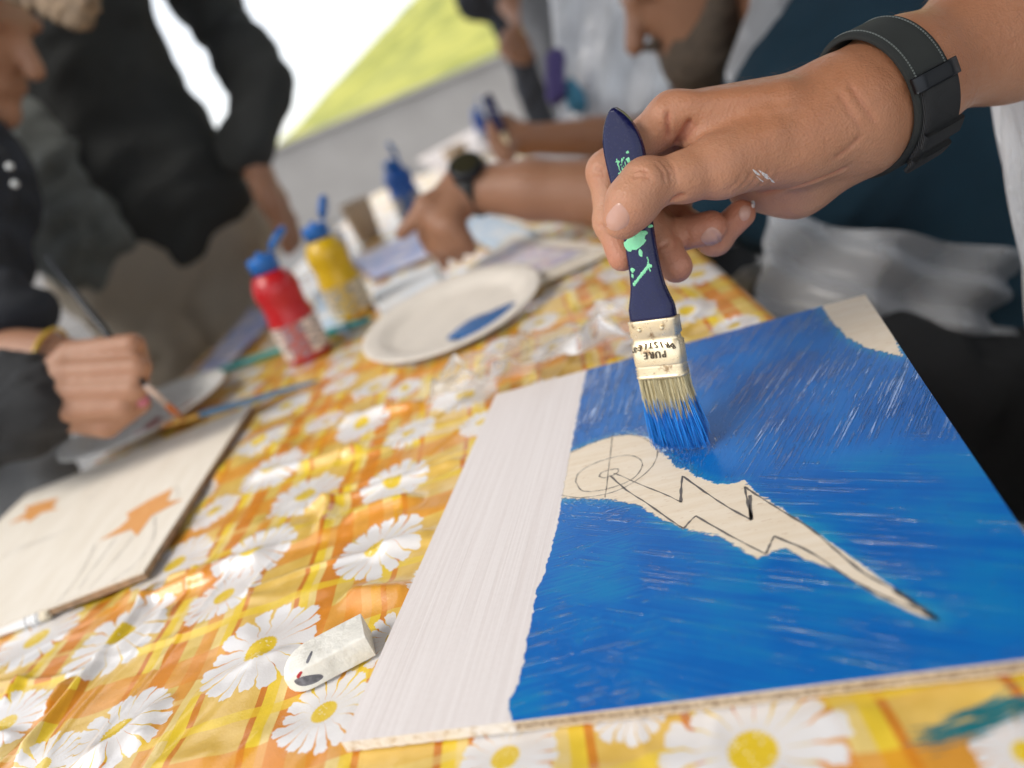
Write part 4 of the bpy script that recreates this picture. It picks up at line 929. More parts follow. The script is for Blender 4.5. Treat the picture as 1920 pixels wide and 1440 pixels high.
t = NT('orange_watercolour'); t.set(col=t.mix(t.noise(t.obj(), 120, 4), (.68, .27, .06), (.80, .42, .15)), rough=.6); M_STAR = t.m
Z5 = lambda x, y: (x/1.946, 700+y/1.946)
def star(pts, parent):
    L = np.array([ll(*Z5(*p)) for p in pts]); c_ = L.mean(0); V = [lw(*c_, .0002)]+[lw(*p, .0002) for p in L]
    return mesh('painted_star', V, [(0, 1+i, 1+(i+1) % len(L)) for i in range(len(L))], M_STAR, parent)
star([(632, 418), (610, 468), (668, 460), (555, 520), (500, 595), (478, 570), (362, 612), (440, 560), (470, 532), (462, 512), (545, 462)], lb)
star([(215, 455), (190, 490), (218, 492), (150, 510), (105, 545), (96, 530), (30, 552), (80, 520), (100, 500), (90, 490), (150, 470)], lb)
for L_ in ([(350, 625), (300, 720), (205, 845)], [(425, 600), (350, 700), (285, 790)], [(490, 590), (420, 680), (325, 790)], [(565, 520), (560, 600), (500, 690), (410, 760)], [(645, 412), (652, 440), (640, 465)], [(10, 670), (160, 610), (270, 560)], [(60, 640), (200, 590)], [(320, 470), (360, 425), (400, 400)]):
    pencil([Z5(*p) for p in L_], .0004, 'pencil_line', lb, ll, .00025)
# ------------------------------------------------------------------ pencil at the near edge of that board
def rod(a, b, ra, rb, n=6, **k): return tube([a, b], [ra, rb], n)
pA = T(92, 1152, .0042); pB = T(-260, 1278, .0042); pd_ = (pB-pA)/np.linalg.norm(pB-pA)
pen = empty('pencil', (pA+pB)/2-np.array([0, 0, .004]), 'white pencil with a worn eraser end, against the star board', 'pencil')
M_PW = simple('white_lacquer', (.78, .79, .80), .3, .04); M_ERT = simple('eraser_tip', (.62, .55, .42), .7)
V, F = rod(pA+pd_*.016, pB, .0037, .0037, 6); mesh('shaft', V, F, M_PW, pen)
V, F = tube([pA+pd_*.0055, pA+pd_*.006, pA+pd_*.0165, pA+pd_*.017], [.0037, .0039, .0039, .0036], 20); fe = mesh('ferrule', V, F, M_PW, pen, True)
for a_ in (.0068, .0075, .0118, .0150, .0156): V, F = tube([pA+pd_*a_, pA+pd_*(a_+.0004)], [.00396, .00396], 20); mesh('ferrule_ring', V, F, simple('dark_ring', (.05, .05, .06), .5), fe)
V, F = tube([pA-pd_*.001, pA+pd_*.0005, pA+pd_*.006], [.0028, .0034, .0035], 20); mesh('eraser_tip', V, F, M_ERT, pen, True)
V, F = tube([pB, pB+pd_*.018], [.0036, .0006], 6); mesh('sharpened_tip', V, F, simple('pencil_wood', (.6, .42, .24), .7), pen)

# ------------------------------------------------------------------ paper plates
M_PLATE = simple('paper_plate', (.74, .68, .60), .7, .05, 40, .0006, 500)
PTILT = np.array([-.010, -.105, 1.0])
def plate(c, R_, label, pulp=M_PLATE, n=72, ax=(0, 0, 1), lift=0.0):
    o = empty('paper_plate', c, label, 'plate', 'paper plates used as palettes'); pr = [(.001, .0012), (R_*.66, .0012), (R_*.72, .003), (R_*.80, .0085), (R_*.85, .0104), (R_*.97, .0122), (R_, .0118), (R_, .0108), (R_*.97, .0112), (R_*.85, .0094), (R_*.81, .0075), (R_*.73, .0015), (R_*.66, .0002), (.001, .0002)]
    V, F = lathe(pr, n, np.asarray(c)+np.array([0, 0, lift]), ax); b = mesh('dish', V, F[:-2], pulp, o, True); return o
t = NT('wet_blue_paint'); t.set(col=t.mix(t.noise(t.obj(), 120, 3), (.004, .06, .24), (.015, .16, .42)), rough=.15, nrm=t.bump(t.noise(t.obj(), 260, 3), .002)); M_WB = t.m
def puddle(ctr, rx, ry, ang, mat, parent, name='paint_puddle', seed=0, z0=.0015, hh=.0022, tilt=None):
    r_ = np.random.default_rng(seed); n_ = 28; k = np.linspace(0, 2*math.pi, n_, endpoint=False); q = 1+.10*np.sin(k*3+1)+.08*np.sin(k*5+seed); V = []; F = []; R4 = [0.0, .3, .6, .85, 1.0]
    for i, f in enumerate(R4[1:]):
        for a, s in zip(k, q):
            x, y = rx*f*s*math.cos(a), ry*f*s*math.sin(a); V.append(np.array([ctr[0]+x*math.cos(ang)-y*math.sin(ang), ctr[1]+x*math.sin(ang)+y*math.cos(ang), ctr[2]+z0+hh*(1-f**3)+.0006*math.sin(7*a+f*9)*(1-f)]))
    V.append(np.array([ctr[0], ctr[1], ctr[2]+z0+hh])); c0 = len(V)-1
    for j in range(n_): F.append((c0, j, (j+1) % n_))
    for i in range(3):
        for j in range(n_): F.append((i*n_+j, (i+1)*n_+j, (i+1)*n_+(j+1) % n_, i*n_+(j+1) % n_))
    if tilt is not None: V = [v-np.array([0, 0, ((v-ctr)[0]*tilt[0]+(v-ctr)[1]*tilt[1])/tilt[2]]) for v in V]
    return mesh(name, V, F, mat, parent, True)
p1 = plate(PLATE1, .098, 'round paper plate holding a blob of blue paint, behind the painted board', ax=PTILT, lift=.0085)
_pc = T(905, 606, .0095); puddle(_pc, .036, .024, rad(16), M_WB, p1, z0=.0, hh=.003, tilt=PTILT)
PLATE2 = T(288, 802); PLATE2[2] = TZ+.0095
p2 = plate(PLATE2, .098, 'round paper plate with orange and red paint under the seated painter\'s brush', simple('white_plate', (.78, .77, .74), .6, .04))
M_ORP = simple('orange_paint', (.55, .14, .02), .25, .3, 90); M_RDP = simple('red_paint', (.38, .03, .02), .25, .3, 90)
puddle(T(335, 775, .0115)-np.array([0, 0, .002]), .042, .016, rad(60), M_ORP, p2, seed=3); puddle(T(268, 808, .0115)-np.array([0, 0, .002]), .034, .014, rad(75), M_RDP, p2, seed=5)

# ------------------------------------------------------------------ loose brushes on the cloth
def loose_brush(a, b, col, fcol, label, rr=.0034, tipc=(.5, .3, .1)):
    a = np.asarray(a); b = np.asarray(b); d = (b-a)/np.linalg.norm(b-a); L = np.linalg.norm(b-a); o = empty('paint_brush', (a+b)/2-np.array([0, 0, rr]), label, 'paint brush')
    V, F = tube([a+d*.045, a+d*.06, a+d*L*.5, b-d*.01, b], [rr*.9, rr*1.15, rr*.95, rr*.6, rr*.3], 14); mesh('handle', V, F, simple('h', col, .3), o, True)
    V, F = tube([a+d*.016, a+d*.018, a+d*.046], [rr*.9, rr, rr*.95], 14); mesh('ferrule', V, F, simple('f', fcol, .3, metal=.7), o, True)
    V, F = tube([a, a+d*.005, a+d*.011, a+d*.017], [rr*.15, rr*.6, rr*.95, rr*.9], 12); mesh('bristle_tuft', V, F, simple('b', tipc, .5), o, True); return o
loose_brush(T(300, 800, .020), T(597, 714, .0075), (.10, .22, .36), (.75, .42, .10), 'slate blue brush with a brass ferrule lying across the star board', .0036, (.6, .25, .06))
loose_brush(T(700, 596, .006), T(296, 735, .006), (.02, .30, .30), (.05, .32, .34), 'long teal brush lying in front of the red bottle', .0048, (.02, .25, .27))

# ------------------------------------------------------------------ paint bottles
def bottle(base, col, label, tilt=0.0, cap=(.01, .13, .45), H_=.112, R_=.0275, lid=30, lab=(.78, .66, .60), lab2=(.45, .10, .08)):
    b = np.asarray(base, float); o = empty('paint_bottle', b, label, 'bottle', 'paint bottles standing on the table')
    M_ = simple('bottle_'+str(round(col[0], 2)), col, .32, .06, 60, sss=.05, ssss=.004)
    pr = [(.001, 0), (R_*.9, 0), (R_, .003), (R_, .052), (R_*.97, .056), (R_*.90, .066), (R_*.93, .078), (R_*.98, .086), (R_*.93, .096), (R_*.74, .106), (R_*.5, .111), (R_*.44, H_)]
    V, F = lathe(pr, 40, b); mesh('bottle_body', V, F, M_, o, True)
    Mc = simple('cap_blue', cap, .35, .05); z = H_
    V, F = lathe([(.001, z-.002), (R_*.60, z-.002), (R_*.60, z+.014), (R_*.55, z+.0165), (.004, z+.0165), (.0035, z+.021), (.001, z+.021)], 32, b); cp = mesh('cap', V, F, Mc, o, True)
    # flip lid standing open
    hx = RC @ np.array([1.0, 0, 0]); hx[2] = 0; hx /= np.linalg.norm(hx); hc = b+np.array([0, 0, z+.0165])+hx*R_*.6; a = rad(lid)
    nrm_ = -hx*math.sin(a)+np.array([0, 0, math.cos(a)]); dr = hx*math.cos(a)+np.array([0, 0, math.sin(a)])
    V, F = lathe([(.001, -.0015), (R_*.5, -.0015), (R_*.56, 0), (R_*.56, .004), (R_*.5, .0052), (.001, .0052)], 28, hc+dr*R_*.6, nrm_); mesh('flip_lid', V, F, Mc, cp, True)
    V, F = lathe([(R_+.0003, .008), (R_+.0004, .010), (R_+.0004, .047), (R_+.0003, .049)], 40, b); lo_ = mesh('paper_label', V, F[:-2], None, o, True)
    t = NT('label_print'); c = t.xyz(t.vm('SUBTRACT', t.obj(), tuple(map(float, b)))); an = t.ma('ARCTAN2', c[1], c[0])
    band_ = t.step(t.noise(t.comb(t.ma('MULTIPLY', an, 3.0), t.ma('MULTIPLY', c[2], 320)), 1.0, 2), .52, .56); blk = t.step(t.ma('SINE', t.ma('MULTIPLY', an, 3.0)), .2, .25)
    t.set(col=t.mix(blk, t.mix(band_, lab, (.16, .15, .16)), t.mix(band_, lab2, (.25, .30, .38))), rough=.45); lo_.data.materials.append(t.m)
    return o
bottle(T(583, 668, .0005), (.48, .012, .016), 'red paint bottle with open blue flip cap, beside the teal brush', lid=36)
bottle(T(668, 592, .0005), (.66, .42, .012), 'yellow paint bottle with open blue flip cap, behind the red bottle', lid=62, lab=(.70, .60, .42), lab2=(.62, .42, .06))
bottle(T(775, 402, .0005), (.01, .10, .42), 'blue paint bottle farther along the table, near the resting hand', lid=100, lab=(.55, .52, .5), lab2=(.02, .10, .35), R_=.034)
bottle(T(915, 268, .0005), (.01, .05, .25), 'dark blue paint bottle at the far end of the table', lid=70, lab=(.5, .5, .5), lab2=(.02, .06, .2))
# cups
def cup(base, col, label, H_=.085, r0=.026, r1=.034):
    o = empty('paper_cup', base, label, 'cup', 'cups on the table')
    V, F = lathe([(.001, .002), (r0-.001, .002), (r1-.001, H_-.001), (r1+.001, H_), (r1, H_-.003), (r0, 0), (.001, 0)], 36, base); mesh('cup_wall', V, F[:-2], simple('cup', col, .6, .06), o, True)
    V, F = lathe([(.001, H_*.62), (r0+(r1-r0)*.62-.0012, H_*.62)], 36, base); mesh('rinse_water', V, F[:-2]+[], simple('murky_water', (.38, .33, .28), .1), o, True); return o
cup(T(694, 446, .0005), (.58, .46, .34), 'tan paper cup standing between the yellow and blue bottles')
cup(T(640, 505, .0005), (.75, .76, .78), 'white paper cup standing behind the yellow bottle', .065)
cup(T(872, 330, .0005), (.50, .42, .34), 'brown paper cup far along the table, beside the black watch')
# sheets and boards farther along the table
def sheet(px, z, mat, label, th=.0006, name='paper_sheet', cat='paper', n=10, amp=.0015, seed=1, group=None):
    c = [T(*p, z) for p in px]; V = []; F = []
    for i in range(n+1):
        for j in range(n+1):
            u, v = i/n, j/n; q = (c[0]*(1-u)+c[1]*u)*(1-v)+(c[3]*(1-u)+c[2]*u)*v
            V.append(q+np.array([0, 0, amp*math.sin(u*4+seed)*math.sin(v*3+seed*2)]))
    up = np.cross(c[1]-c[0], c[3]-c[0])[2] > 0
    for i in range(n):
        for j in range(n):
            f = (i*(n+1)+j, (i+1)*(n+1)+j, (i+1)*(n+1)+j+1, i*(n+1)+j+1); F.append(f if up else f[::-1])
    o = mesh(name, V, F, mat, None, True); m = o.modifiers.new('thickness', 'SOLIDIFY'); m.thickness = th; m.offset = -1
    return tag(o, label, cat, group)
def wash(name, a, b, c3, sc=18):
    t = NT(name); n1 = t.noise(t.obj(), sc, 4); n2 = t.noise(t.obj(), sc*2.3, 3)
    t.set(col=t.mix(t.step(n1, .45, .6), t.mix(t.step(n2, .4, .6), a, b), c3), rough=.55); return t.m
M_SKYP = wash('sky_wash', (.42, .60, .80), (.66, .76, .86), (.80, .83, .86)); M_LIL = wash('lilac_wash', (.48, .46, .72), (.30, .42, .70), (.72, .68, .78), 26); M_WHT = wash('white_sheet', (.70, .76, .82), (.80, .82, .84), (.84, .84, .83), 8)
M_PINK = wash('pink_wash', (.72, .55, .56), (.50, .50, .66), (.76, .72, .72), 30)
sheet([(697, 548), (812, 488), (845, 556), (722, 606)], .0075, M_WHT, 'white sheet lying behind the plate of blue paint', seed=1)
sheet([(856, 428), (905, 398), (1015, 436), (938, 478)], .0090, M_SKYP, 'pale blue painted sheet under the forearm with the black watch', seed=2)
sheet([(655, 488), (790, 430), (830, 470), (700, 524)], .0070, M_LIL, 'lilac and blue painted sheet in front of the blue bottle', seed=3)
sheet([(770, 408), (880, 352), (905, 392), (800, 432)], .0065, M_PINK, 'pinkish painted sheet beside the reaching fingers', seed=4)
sheet([(368, 700), (470, 575), (515, 596), (420, 690)], .0060, M_LIL, 'lavender sheet at the table edge left of the red bottle', seed=5)
sheet([(586, 545), (640, 560), (655, 628), (600, 618)], .0060, M_SKYP, 'small white and blue card between the red and yellow bottles', seed=6)
sheet([(900, 330), (1060, 270), (1130, 300), (1010, 345)], .0060, M_WHT, 'white sheet between the two forearms', seed=7)
sheet([(780, 300), (900, 235), (960, 255), (850, 330)], .0060, wash('tan_wash', (.55, .45, .36), (.62, .55, .5), (.4, .36, .36), 12), 'tan sheet far along the table behind the black watch', seed=8)
far_b = [T(*p, .010) for p in ((838, 536), (1005, 528), (1150, 462), (960, 440))]
o = empty('plain_board', sum(far_b)/4-np.array([0, 0, .006]), 'plain wooden board under the hand with the black watch', 'board')
V = far_b+[p-np.array([0, 0, .006]) for p in far_b]; F = [(0, 1, 2, 3), (4, 7, 6, 5), (0, 4, 5, 1), (1, 5, 6, 2), (2, 6, 7, 3), (3, 7, 4, 0)]
mesh('board_slab', V, F, M_PLY, o); sheet([(868, 520), (1000, 515), (1100, 470), (965, 452)], .0115, M_PINK, 'greyish sheet lying on the plain board', seed=9)
# crumpled clear film behind the painted board
t = NT('clear_film'); t.set(col=(.95, .96, .98), rough=.10, nrm=t.bump(t.noise(t.obj(), 70, 4), .004)); lw_ = t.n('LayerWeight', 0, {'Blend': .30})
tr = t.t.nodes.new('ShaderNodeBsdfTransparent'); gl = t.t.nodes.new('ShaderNodeMixShader'); t.put(gl.inputs[0], t.ma('ADD', t.ma('MULTIPLY', lw_, .75), .10)); t.t.links.new(tr.outputs[0], gl.inputs[1]); t.t.links.new(t.b.outputs[0], gl.inputs[2]); t.t.links.new(gl.outputs[0], t.out.inputs[0]); M_CLEAR = t.m
fc = [T(*p) for p in ((808, 800), (960, 742), (1195, 664), (1180, 612), (975, 672), (905, 690))]; A_, B_, C_, D_ = fc[0], T(1200, 668), T(1190, 612), T(880, 690)
n1_, n2_ = 110, 46; V = []; F = []
for i in range(n1_+1):
    for j in range(n2_+1):
        u, v = i/n1_, j/n2_; q = (A_*(1-u)+B_*u)*(1-v)+(D_*(1-u)+C_*u)*v; eg = min(u, 1-u, v, 1-v)
        x, y = np.array([q[0]]), np.array([q[1]]); h_ = .014*float(np.exp(-((smoothnoise(x*.5+3, y+2, 34, 61)-.5)/.07)**2)[0])+.006*float(smoothnoise(x, y, 55, 62)[0])+.010*math.exp(-(v/.10)**2)+.008*math.exp(-((u-.40)/.03)**2)
        V.append(np.array([q[0]+.004*math.sin(v*23+u*9), q[1]+.004*math.sin(u*31), TZ+.0125+h_*min(1, eg*14+.25)]))
for i in range(n1_):
    for j in range(n2_): a = i*(n2_+1)+j; F.append((a, a+n2_+1, a+n2_+2, a+1))
tag(mesh('plastic_film', V, F, M_CLEAR, None, True), 'crumpled clear plastic film on the cloth behind the white strip', 'plastic film')

# ------------------------------------------------------------------ the other people
UP = np.array([0, 0, 1.0]); RT = RC @ np.array([1.0, 0, 0]); RT[2] = 0; RT /= np.linalg.norm(RT); FW = np.cross(UP, RT)      # right and away in the picture, level
M_JKT = fabric('black_jacket', (.032, .036, .037), (.078, .084, .083), 300, .85, .004); M_BEIGE = fabric('beige_trousers', (.70, .60, .47), (.86, .76, .62), 600, .9, .002)
M_VEST = fabric('grey_green_vest', (.15, .17, .16), (.33, .355, .34), 300, .8, .003); M_NAVYJ = fabric('navy_jacket', (.014, .018, .030), (.036, .044, .065), 500, .8, .002); M_CUFF = fabric('grey_cuff', (.03, .032, .036), (.065, .068, .075), 500, .8, .002)
M_TEAL = fabric('dark_teal_sweater', (.004, .042, .082), (.009, .080, .14), 700, .9, .0015); M_GREYT = fabric('grey_trousers', (.10, .10, .10), (.19, .185, .18), 500, .9, .002)
M_SHOE = simple('shoe_leather', (.04, .03, .025), .5); M_HAIRB = simple('brown_hair', (.09, .055, .03), .6, .35, 60, .003, 300); M_BEARD = simple('dark_beard', (.10, .072, .05), .7, .3, 90, .003, 500); M_WHITEC = fabric('white_shirt', (.66, .68, .72), (.80, .81, .83), 500, .85, .002)
def film(name, lo, hi, bsc=16):
    t = NT(name); c = t.obj(); n1 = t.noise(t.n('Mapping', 0, {0: c, 2: (.3, .5, .4), 3: (1, .28, .6)}), bsc, 2, .4, dist=.3); t.set(col=(.78, .80, .84), rough=.2, spec=.6, nrm=t.bump(n1, .008))
    tr = t.t.nodes.new('ShaderNodeBsdfTransparent'); mx = t.t.nodes.new('ShaderNodeMixShader'); lw_ = t.n('LayerWeight', 1, {'Blend': .35})
    t.put(mx.inputs[0], t.ma('ADD', t.step(n1, .35, .7, lo, hi), t.ma('MULTIPLY', lw_, .35), clamp=True)); t.t.links.new(tr.outputs[0], mx.inputs[1]); t.t.links.new(t.b.outputs[0], mx.inputs[2]); t.t.links.new(mx.outputs[0], t.out.inputs[0]); return t.m
M_MILK = film('milky_apron', .22, .28); M_MILK2 = film('pale_apron', .55, .9)
def skin_part(o): vattr(o, 'flush_shade', np.zeros(len(o.data.vertices))); return o
M_SKIN3 = skin_mat('light_brown_skin', (.31, .145, .082), (.43, .23, .14))
def bounds(pts, r): p = np.array(pts); return p.min(0)-r, p.max(0)+r
def limb(parent, name, mat, segs, h, k=.02, noise=0.0, nf=8, extra=None, relax=2):
    """segs: (a, b, ra, rb[, flat]) chains as one skin"""
    pts = [s[0] for s in segs]+[s[1] for s in segs]; R_ = max(max(s[2], s[3])*(s[4][1] if len(s) > 4 else 1) for s in segs)+.02; lo, hi = bounds(pts, R_)
    def bld(s):
        for q in segs: s.cone(q[0], q[1], q[2], q[3], k, flat=q[4] if len(q) > 4 else None)
        if extra: extra(s)
    o = sdfobj(lo, hi, h, bld, name, mat, parent, relax, noise, nf)
    return skin_part(o) if mat in (M_SKIN, M_SKIN2, M_SKIN3) else o
def to_ground(p, z=0.0): q = np.array(p, float); q[2] = z; return q
def trousers(parent, hip, mat, side, spread=.10, rr=.085, fwd=None, knee=.5, shoe=True):
    segs = [(hip+side*spread, hip-side*spread, .125, .125)]
    for s in (-1, 1):
        a = hip+side*spread*s-UP*.04; kn = a*1.0; kn = a+(to_ground(a, .48)-a)+ (fwd if fwd is not None else 0*UP)*.02; ft = to_ground(kn, .09)
        segs += [(a, kn, .098, .074), (kn, ft, .074, .060)]
    o = limb(parent, 'trousers', mat, segs, .011, .03, .02, 12)
    if shoe:
        for s in (-1, 1):
            a = to_ground(hip+side*spread*s, .05); d = fwd if fwd is not None else -FW; limb(parent, 'shoe', M_SHOE, [(a-d*.05, a+d*.14, .045, .038)], .008)
    return o
def hand_simple(parent_segs, wrist, knuck, normal, fingers, thumb, r=.0095):
    """adds palm and fingers to a list of limb segments"""
    d = (knuck-wrist); d = d/np.linalg.norm(d); w_ = np.cross(d, normal); w_ /= np.linalg.norm(w_)
    for i, f in enumerate(fingers):
        base = knuck+w_*(i-1.5)*.021; parent_segs.append((wrist+w_*(i-1.5)*.010, base, .017, .0125)); p = base
        for j, q in enumerate(f): q = np.asarray(q); n_ = base+q; parent_segs.append((p, n_, r*1.12-.001*j, r*1.0-.001*j)); p = n_
    p = wrist+w_*-.02+d*.02
    for j, q in enumerate(thumb): n_ = wrist+np.asarray(q); parent_segs.append((p, n_, .0125-.001*j, .0115-.001*j)); p = n_
    return parent_segs
def face_head(c, look, up, R_=.105):
    """head with brow, nose, lips, ears; look and up are unit vectors"""
    l = look/np.linalg.norm(look); s_ = np.cross(l, up); s_ /= np.linalg.norm(s_); u = np.cross(s_, l); fr = np.array([l, s_, u]).T
    def bld(s):
        s.ell(c, (R_*.92, R_*.74, R_*1.05), fr, .02); s.ell(c+l*R_*.32-u*R_*.62, (R_*.55, R_*.48, R_*.55), fr, .03)
        s.cone(c+l*R_*.93+u*R_*.10, c+l*R_*1.14-u*R_*.26, .010, .014, .015); s.cone(c+l*R_*.83+u*R_*.22-s_*R_*.42, c+l*R_*.83+u*R_*.22+s_*R_*.42, .010, .010, .02)
        s.cone(c+l*R_*.86-u*R_*.55-s_*R_*.18, c+l*R_*.86-u*R_*.55+s_*R_*.18, .008, .008, .010); s.cone(c+l*R_*.78-u*R_*.92, c+l*R_*.74-u*R_*.92, .02, .02, .02)
        for q in (-1, 1): s.ell(c+s_*q*R_*.76-l*R_*.05, (.016, .008, .028), fr, .006); s.cut(c+l*R_*.93+u*R_*.05+s_*q*R_*.33, c+l*R_*.95+u*R_*.05+s_*q*R_*.36, .012, .008)
    return bld, fr, R_

# ---- standing person in the black jacket
hipA = P(292, 440, 1.42); sdA = RT; vA = UP
pA_ = empty('person', to_ground(hipA), 'person in black jacket and beige trousers standing beyond the left table edge', 'person')
trousers(pA_, hipA-UP*.02, M_BEIGE, sdA*.9+FW*.3, .092, .09, -FW)
shA = P(322, -98, 1.40); shB = shA-RT*.40+FW*.05; elA = P(490, 160, 1.36); wrA = P(468, 292, 1.32)
limb(pA_, 'jacket', M_JKT, [(hipA+UP*.02+RT*.04, hipA+UP*.48-RT*.02, .130, .14, (RT, 1.18)), (hipA+UP*.46+RT*.12, hipA+UP*.46-RT*.16, .11, .11), (hipA+UP*.46+RT*.12, hipA+UP*.27+RT*.07, .115, .09), (shA, elA, .056, .047), (elA, wrA+UP*.02, .046, .039), (shB, shB-UP*.30-RT*.06, .066, .055)], .010, .025, .040, 8)
segs = [(shA-UP*.02, elA, .045, .038), (elA, wrA, .036, .025)]; kn = wrA-UP*.085+RT*.004
hand_simple(segs, wrA-UP*.012, kn, RT, [[(.0, 0, -.040), (-.004, -.006, -.068), (-.006, -.010, -.085)] for _ in range(4)], [(.0, -.03, -.05), (-.002, -.034, -.08)], .010)
segs += [(shA, hipA+UP*.52-RT*.05, .06, .06), (hipA+UP*.50-RT*.06, hipA+UP*.72-RT*.07, .055, .052)]
hcA = hipA+UP*.84-RT*.07-FW*.02; bldA, frA, _ = face_head(hcA, RT*.6-FW*.6-UP*.3, UP)
limb(pA_, 'body', M_SKIN2, segs+[(hipA+UP*.70-RT*.07, hcA-UP*.06, .05, .05)], .0075, .018, extra=lambda s: None)
o = sdfobj(hcA-.16, hcA+.16, .006, bldA, 'head', M_SKIN2, pA_); skin_part(o)
def hrA(s): s.ell(hcA+UP*.022-frA[:, 0]*.016, (.104, .086, .108), frA, .01)
def hair_cap(parent, c, fr, mat):
    def b(s):
        s.ell(c+fr[:, 2]*.018-fr[:, 0]*.014, (.105, .087, .110), fr, .01); s.cut(c+fr[:, 0]*.12-fr[:, 2]*.03-fr[:, 1]*.1, c+fr[:, 0]*.12-fr[:, 2]*.03+fr[:, 1]*.1, .085, .01)
    return sdfobj(c-.17, c+.17, .0065, b, 'hair', mat, parent, 1, .008, 40)
hair_cap(pA_, hcA, frA, M_HAIRB)
limb(pA_, 'vest', M_VEST, [(P(165, 450, 1.30), P(70, 60, 1.30), .075, .10, (RT, 1.1)), (P(95, 430, 1.31), P(30, 150, 1.32), .06, .08)], .010, .03, .035, 14)

# ---- seated painter at the left edge
hc1 = P(-98, 40, 1.0); s1 = empty('person', to_ground(P(-150, 600, 1.02)), 'person in navy jacket painting at the left end, face bent over the plate', 'person')
bld1, fr1, _ = face_head(hc1, RT*.80-FW*.10-UP*.62, UP*.75+RT*.6); ch1 = P(-160, 420, 1.02); sh1 = P(-60, 330, 1.0)
elb1 = P(-90, 800, .80); wr1 = P(62, 752, .715)
segs = [(sh1, elb1, .045, .04), (elb1, wr1, .036, .026)]
# fist round the thin brush: four curled fingers stacked one over the other
kn_ = [(136, 662, .716), (122, 698, .708), (120, 735, .704), (128, 768, .704)]; pp_ = [(250, 646, .702), (262, 688, .695), (255, 729, .694), (234, 764, .698)]; tp_ = [(266, 684, .735), (262, 720, .730), (248, 752, .728), (224, 782, .728)]
for k_, p_, t__ in zip(kn_, pp_, tp_):
    segs += [(wr1, P(*k_), .020, .0125), (P(*k_), P(*p_), .0118, .0106), (P(*p_), P(*t__), .0104, .0085)]
segs += [(P(90, 775, .725), P(200, 800, .715), .015, .0115), (P(200, 800, .715), P(268, 757, .712), .0110, .0085)]
wr1b = P(96, 672, .80); segs += [(P(-120, 660, .86), wr1b, .036, .028), (wr1b, P(185, 690, .80), .026, .022), (sh1-RT*.05, P(-120, 660, .86), .045, .038), (sh1, ch1, .06, .06), (ch1+UP*.12, hc1-UP*.05-RT*.02, .055, .05)]
skin_o = limb(s1, 'body', M_SKIN3, segs, .0036, .0022)
for q in ([(256, 757, .704), (268, 751, .702), (276, 745, .706)],):
    V, F = tube([P(*a) for a in q], [.004, .0062, .003], 12); mesh('nail', V, F, simple('pink_nail', (.50, .14, .20), .3), skin_o, True)
limb(s1, 'jacket', M_NAVYJ, [(P(-300, 330, 1.05), P(-300, 760, 1.07), .14, .15, (RT, 1.2)), (sh1, P(-100, 560, .88), .075, .066), (P(-100, 560, .88), P(15, 605, .85), .060, .048), (sh1-RT*.3, P(-300, 700, .9), .075, .06), (P(-90, 330, 1.0), P(-40, 520, .95), .05, .05)], .009, .03, .025, 12)
limb(s1, 'sleeve_cuff', M_CUFF, [(elb1, P(30, 762, .73), .056, .046), (P(30, 762, .73), P(72, 750, .712), .046, .038)], .006, .02, .010, 30)
o = sdfobj(hc1-.17, hc1+.17, .0055, bld1, 'head', M_SKIN3, s1); skin_part(o); hair_cap(s1, hc1, fr1, simple('light_brown_hair', (.22, .15, .09), .6, .35, 60, .004, 300)); limb(s1, 'fringe', simple('fringe_hair', (.26, .18, .11), .6, .4, 80, .004, 300), [(P(40, -40, .93), P(165, 8, .90), .030, .022), (P(60, -20, .92), P(120, 30, .90), .025, .015)], .006, .02, .02, 40)
for q in ((18, 312), (28, 345)):
    bm = bmesh.new(); bmesh.ops.create_uvsphere(bm, u_segments=16, v_segments=10, radius=.0042); bmesh.ops.transform(bm, matrix=Matrix.Translation(Vector(P(*q, .90))), verts=bm.verts); bmo('necklace_bead', bm, simple('pale_bead', (.75, .78, .78), .15), s1, True)
V, F = tube([P(-40, 250, .93), P(8, 285, .90), P(18, 312, .90), P(28, 345, .90), P(30, 400, .91)], .002, 8); mesh('necklace_cord', V, F, M_DARK, s1, True)
V, F = tube([wr1b+(RC@np.array([.2, 1, 0]))*.031*math.cos(a)+(RC@np.array([0, 0, 1.0]))*.031*math.sin(a) for a in np.linspace(0, 6.283, 25)], .0022, 8, False); mesh('bracelet', V, F, simple('yellow_bracelet', (.65, .42, .03), .3), s1, True)
limb(s1, 'trousers', M_DARK, [(P(-190, 800, 1.05), to_ground(P(-190, 800, 1.05), .50), .14, .13), (to_ground(P(-150, 800, 1.05), .46), to_ground(P(-60, 800, .95), .44), .085, .075), (to_ground(P(-60, 800, .95), .44), to_ground(P(-60, 800, .95), .08), .07, .055)], .011, .03, .015)
# his apron lying over the lap
V, F = [], []
for i in range(25):
    for j in range(25):
        u, v = i/24, j/24; q = P(-130+u*270, 830+v*260-u*20+.0, .97-.02*v); V.append(q+RC@np.array([0, .0, .012*math.sin(u*9+v*4)+.008*math.sin(v*14)]))
for i in range(24):
    for j in range(24): a = i*25+j; F.append((a, a+25, a+26, a+1))
o = mesh('apron', V, F, fabric('grey_apron', (.13, .14, .15), (.30, .31, .33), 400, .5, .003), s1, True); m = o.modifiers.new('thickness', 'SOLIDIFY'); m.thickness = .001
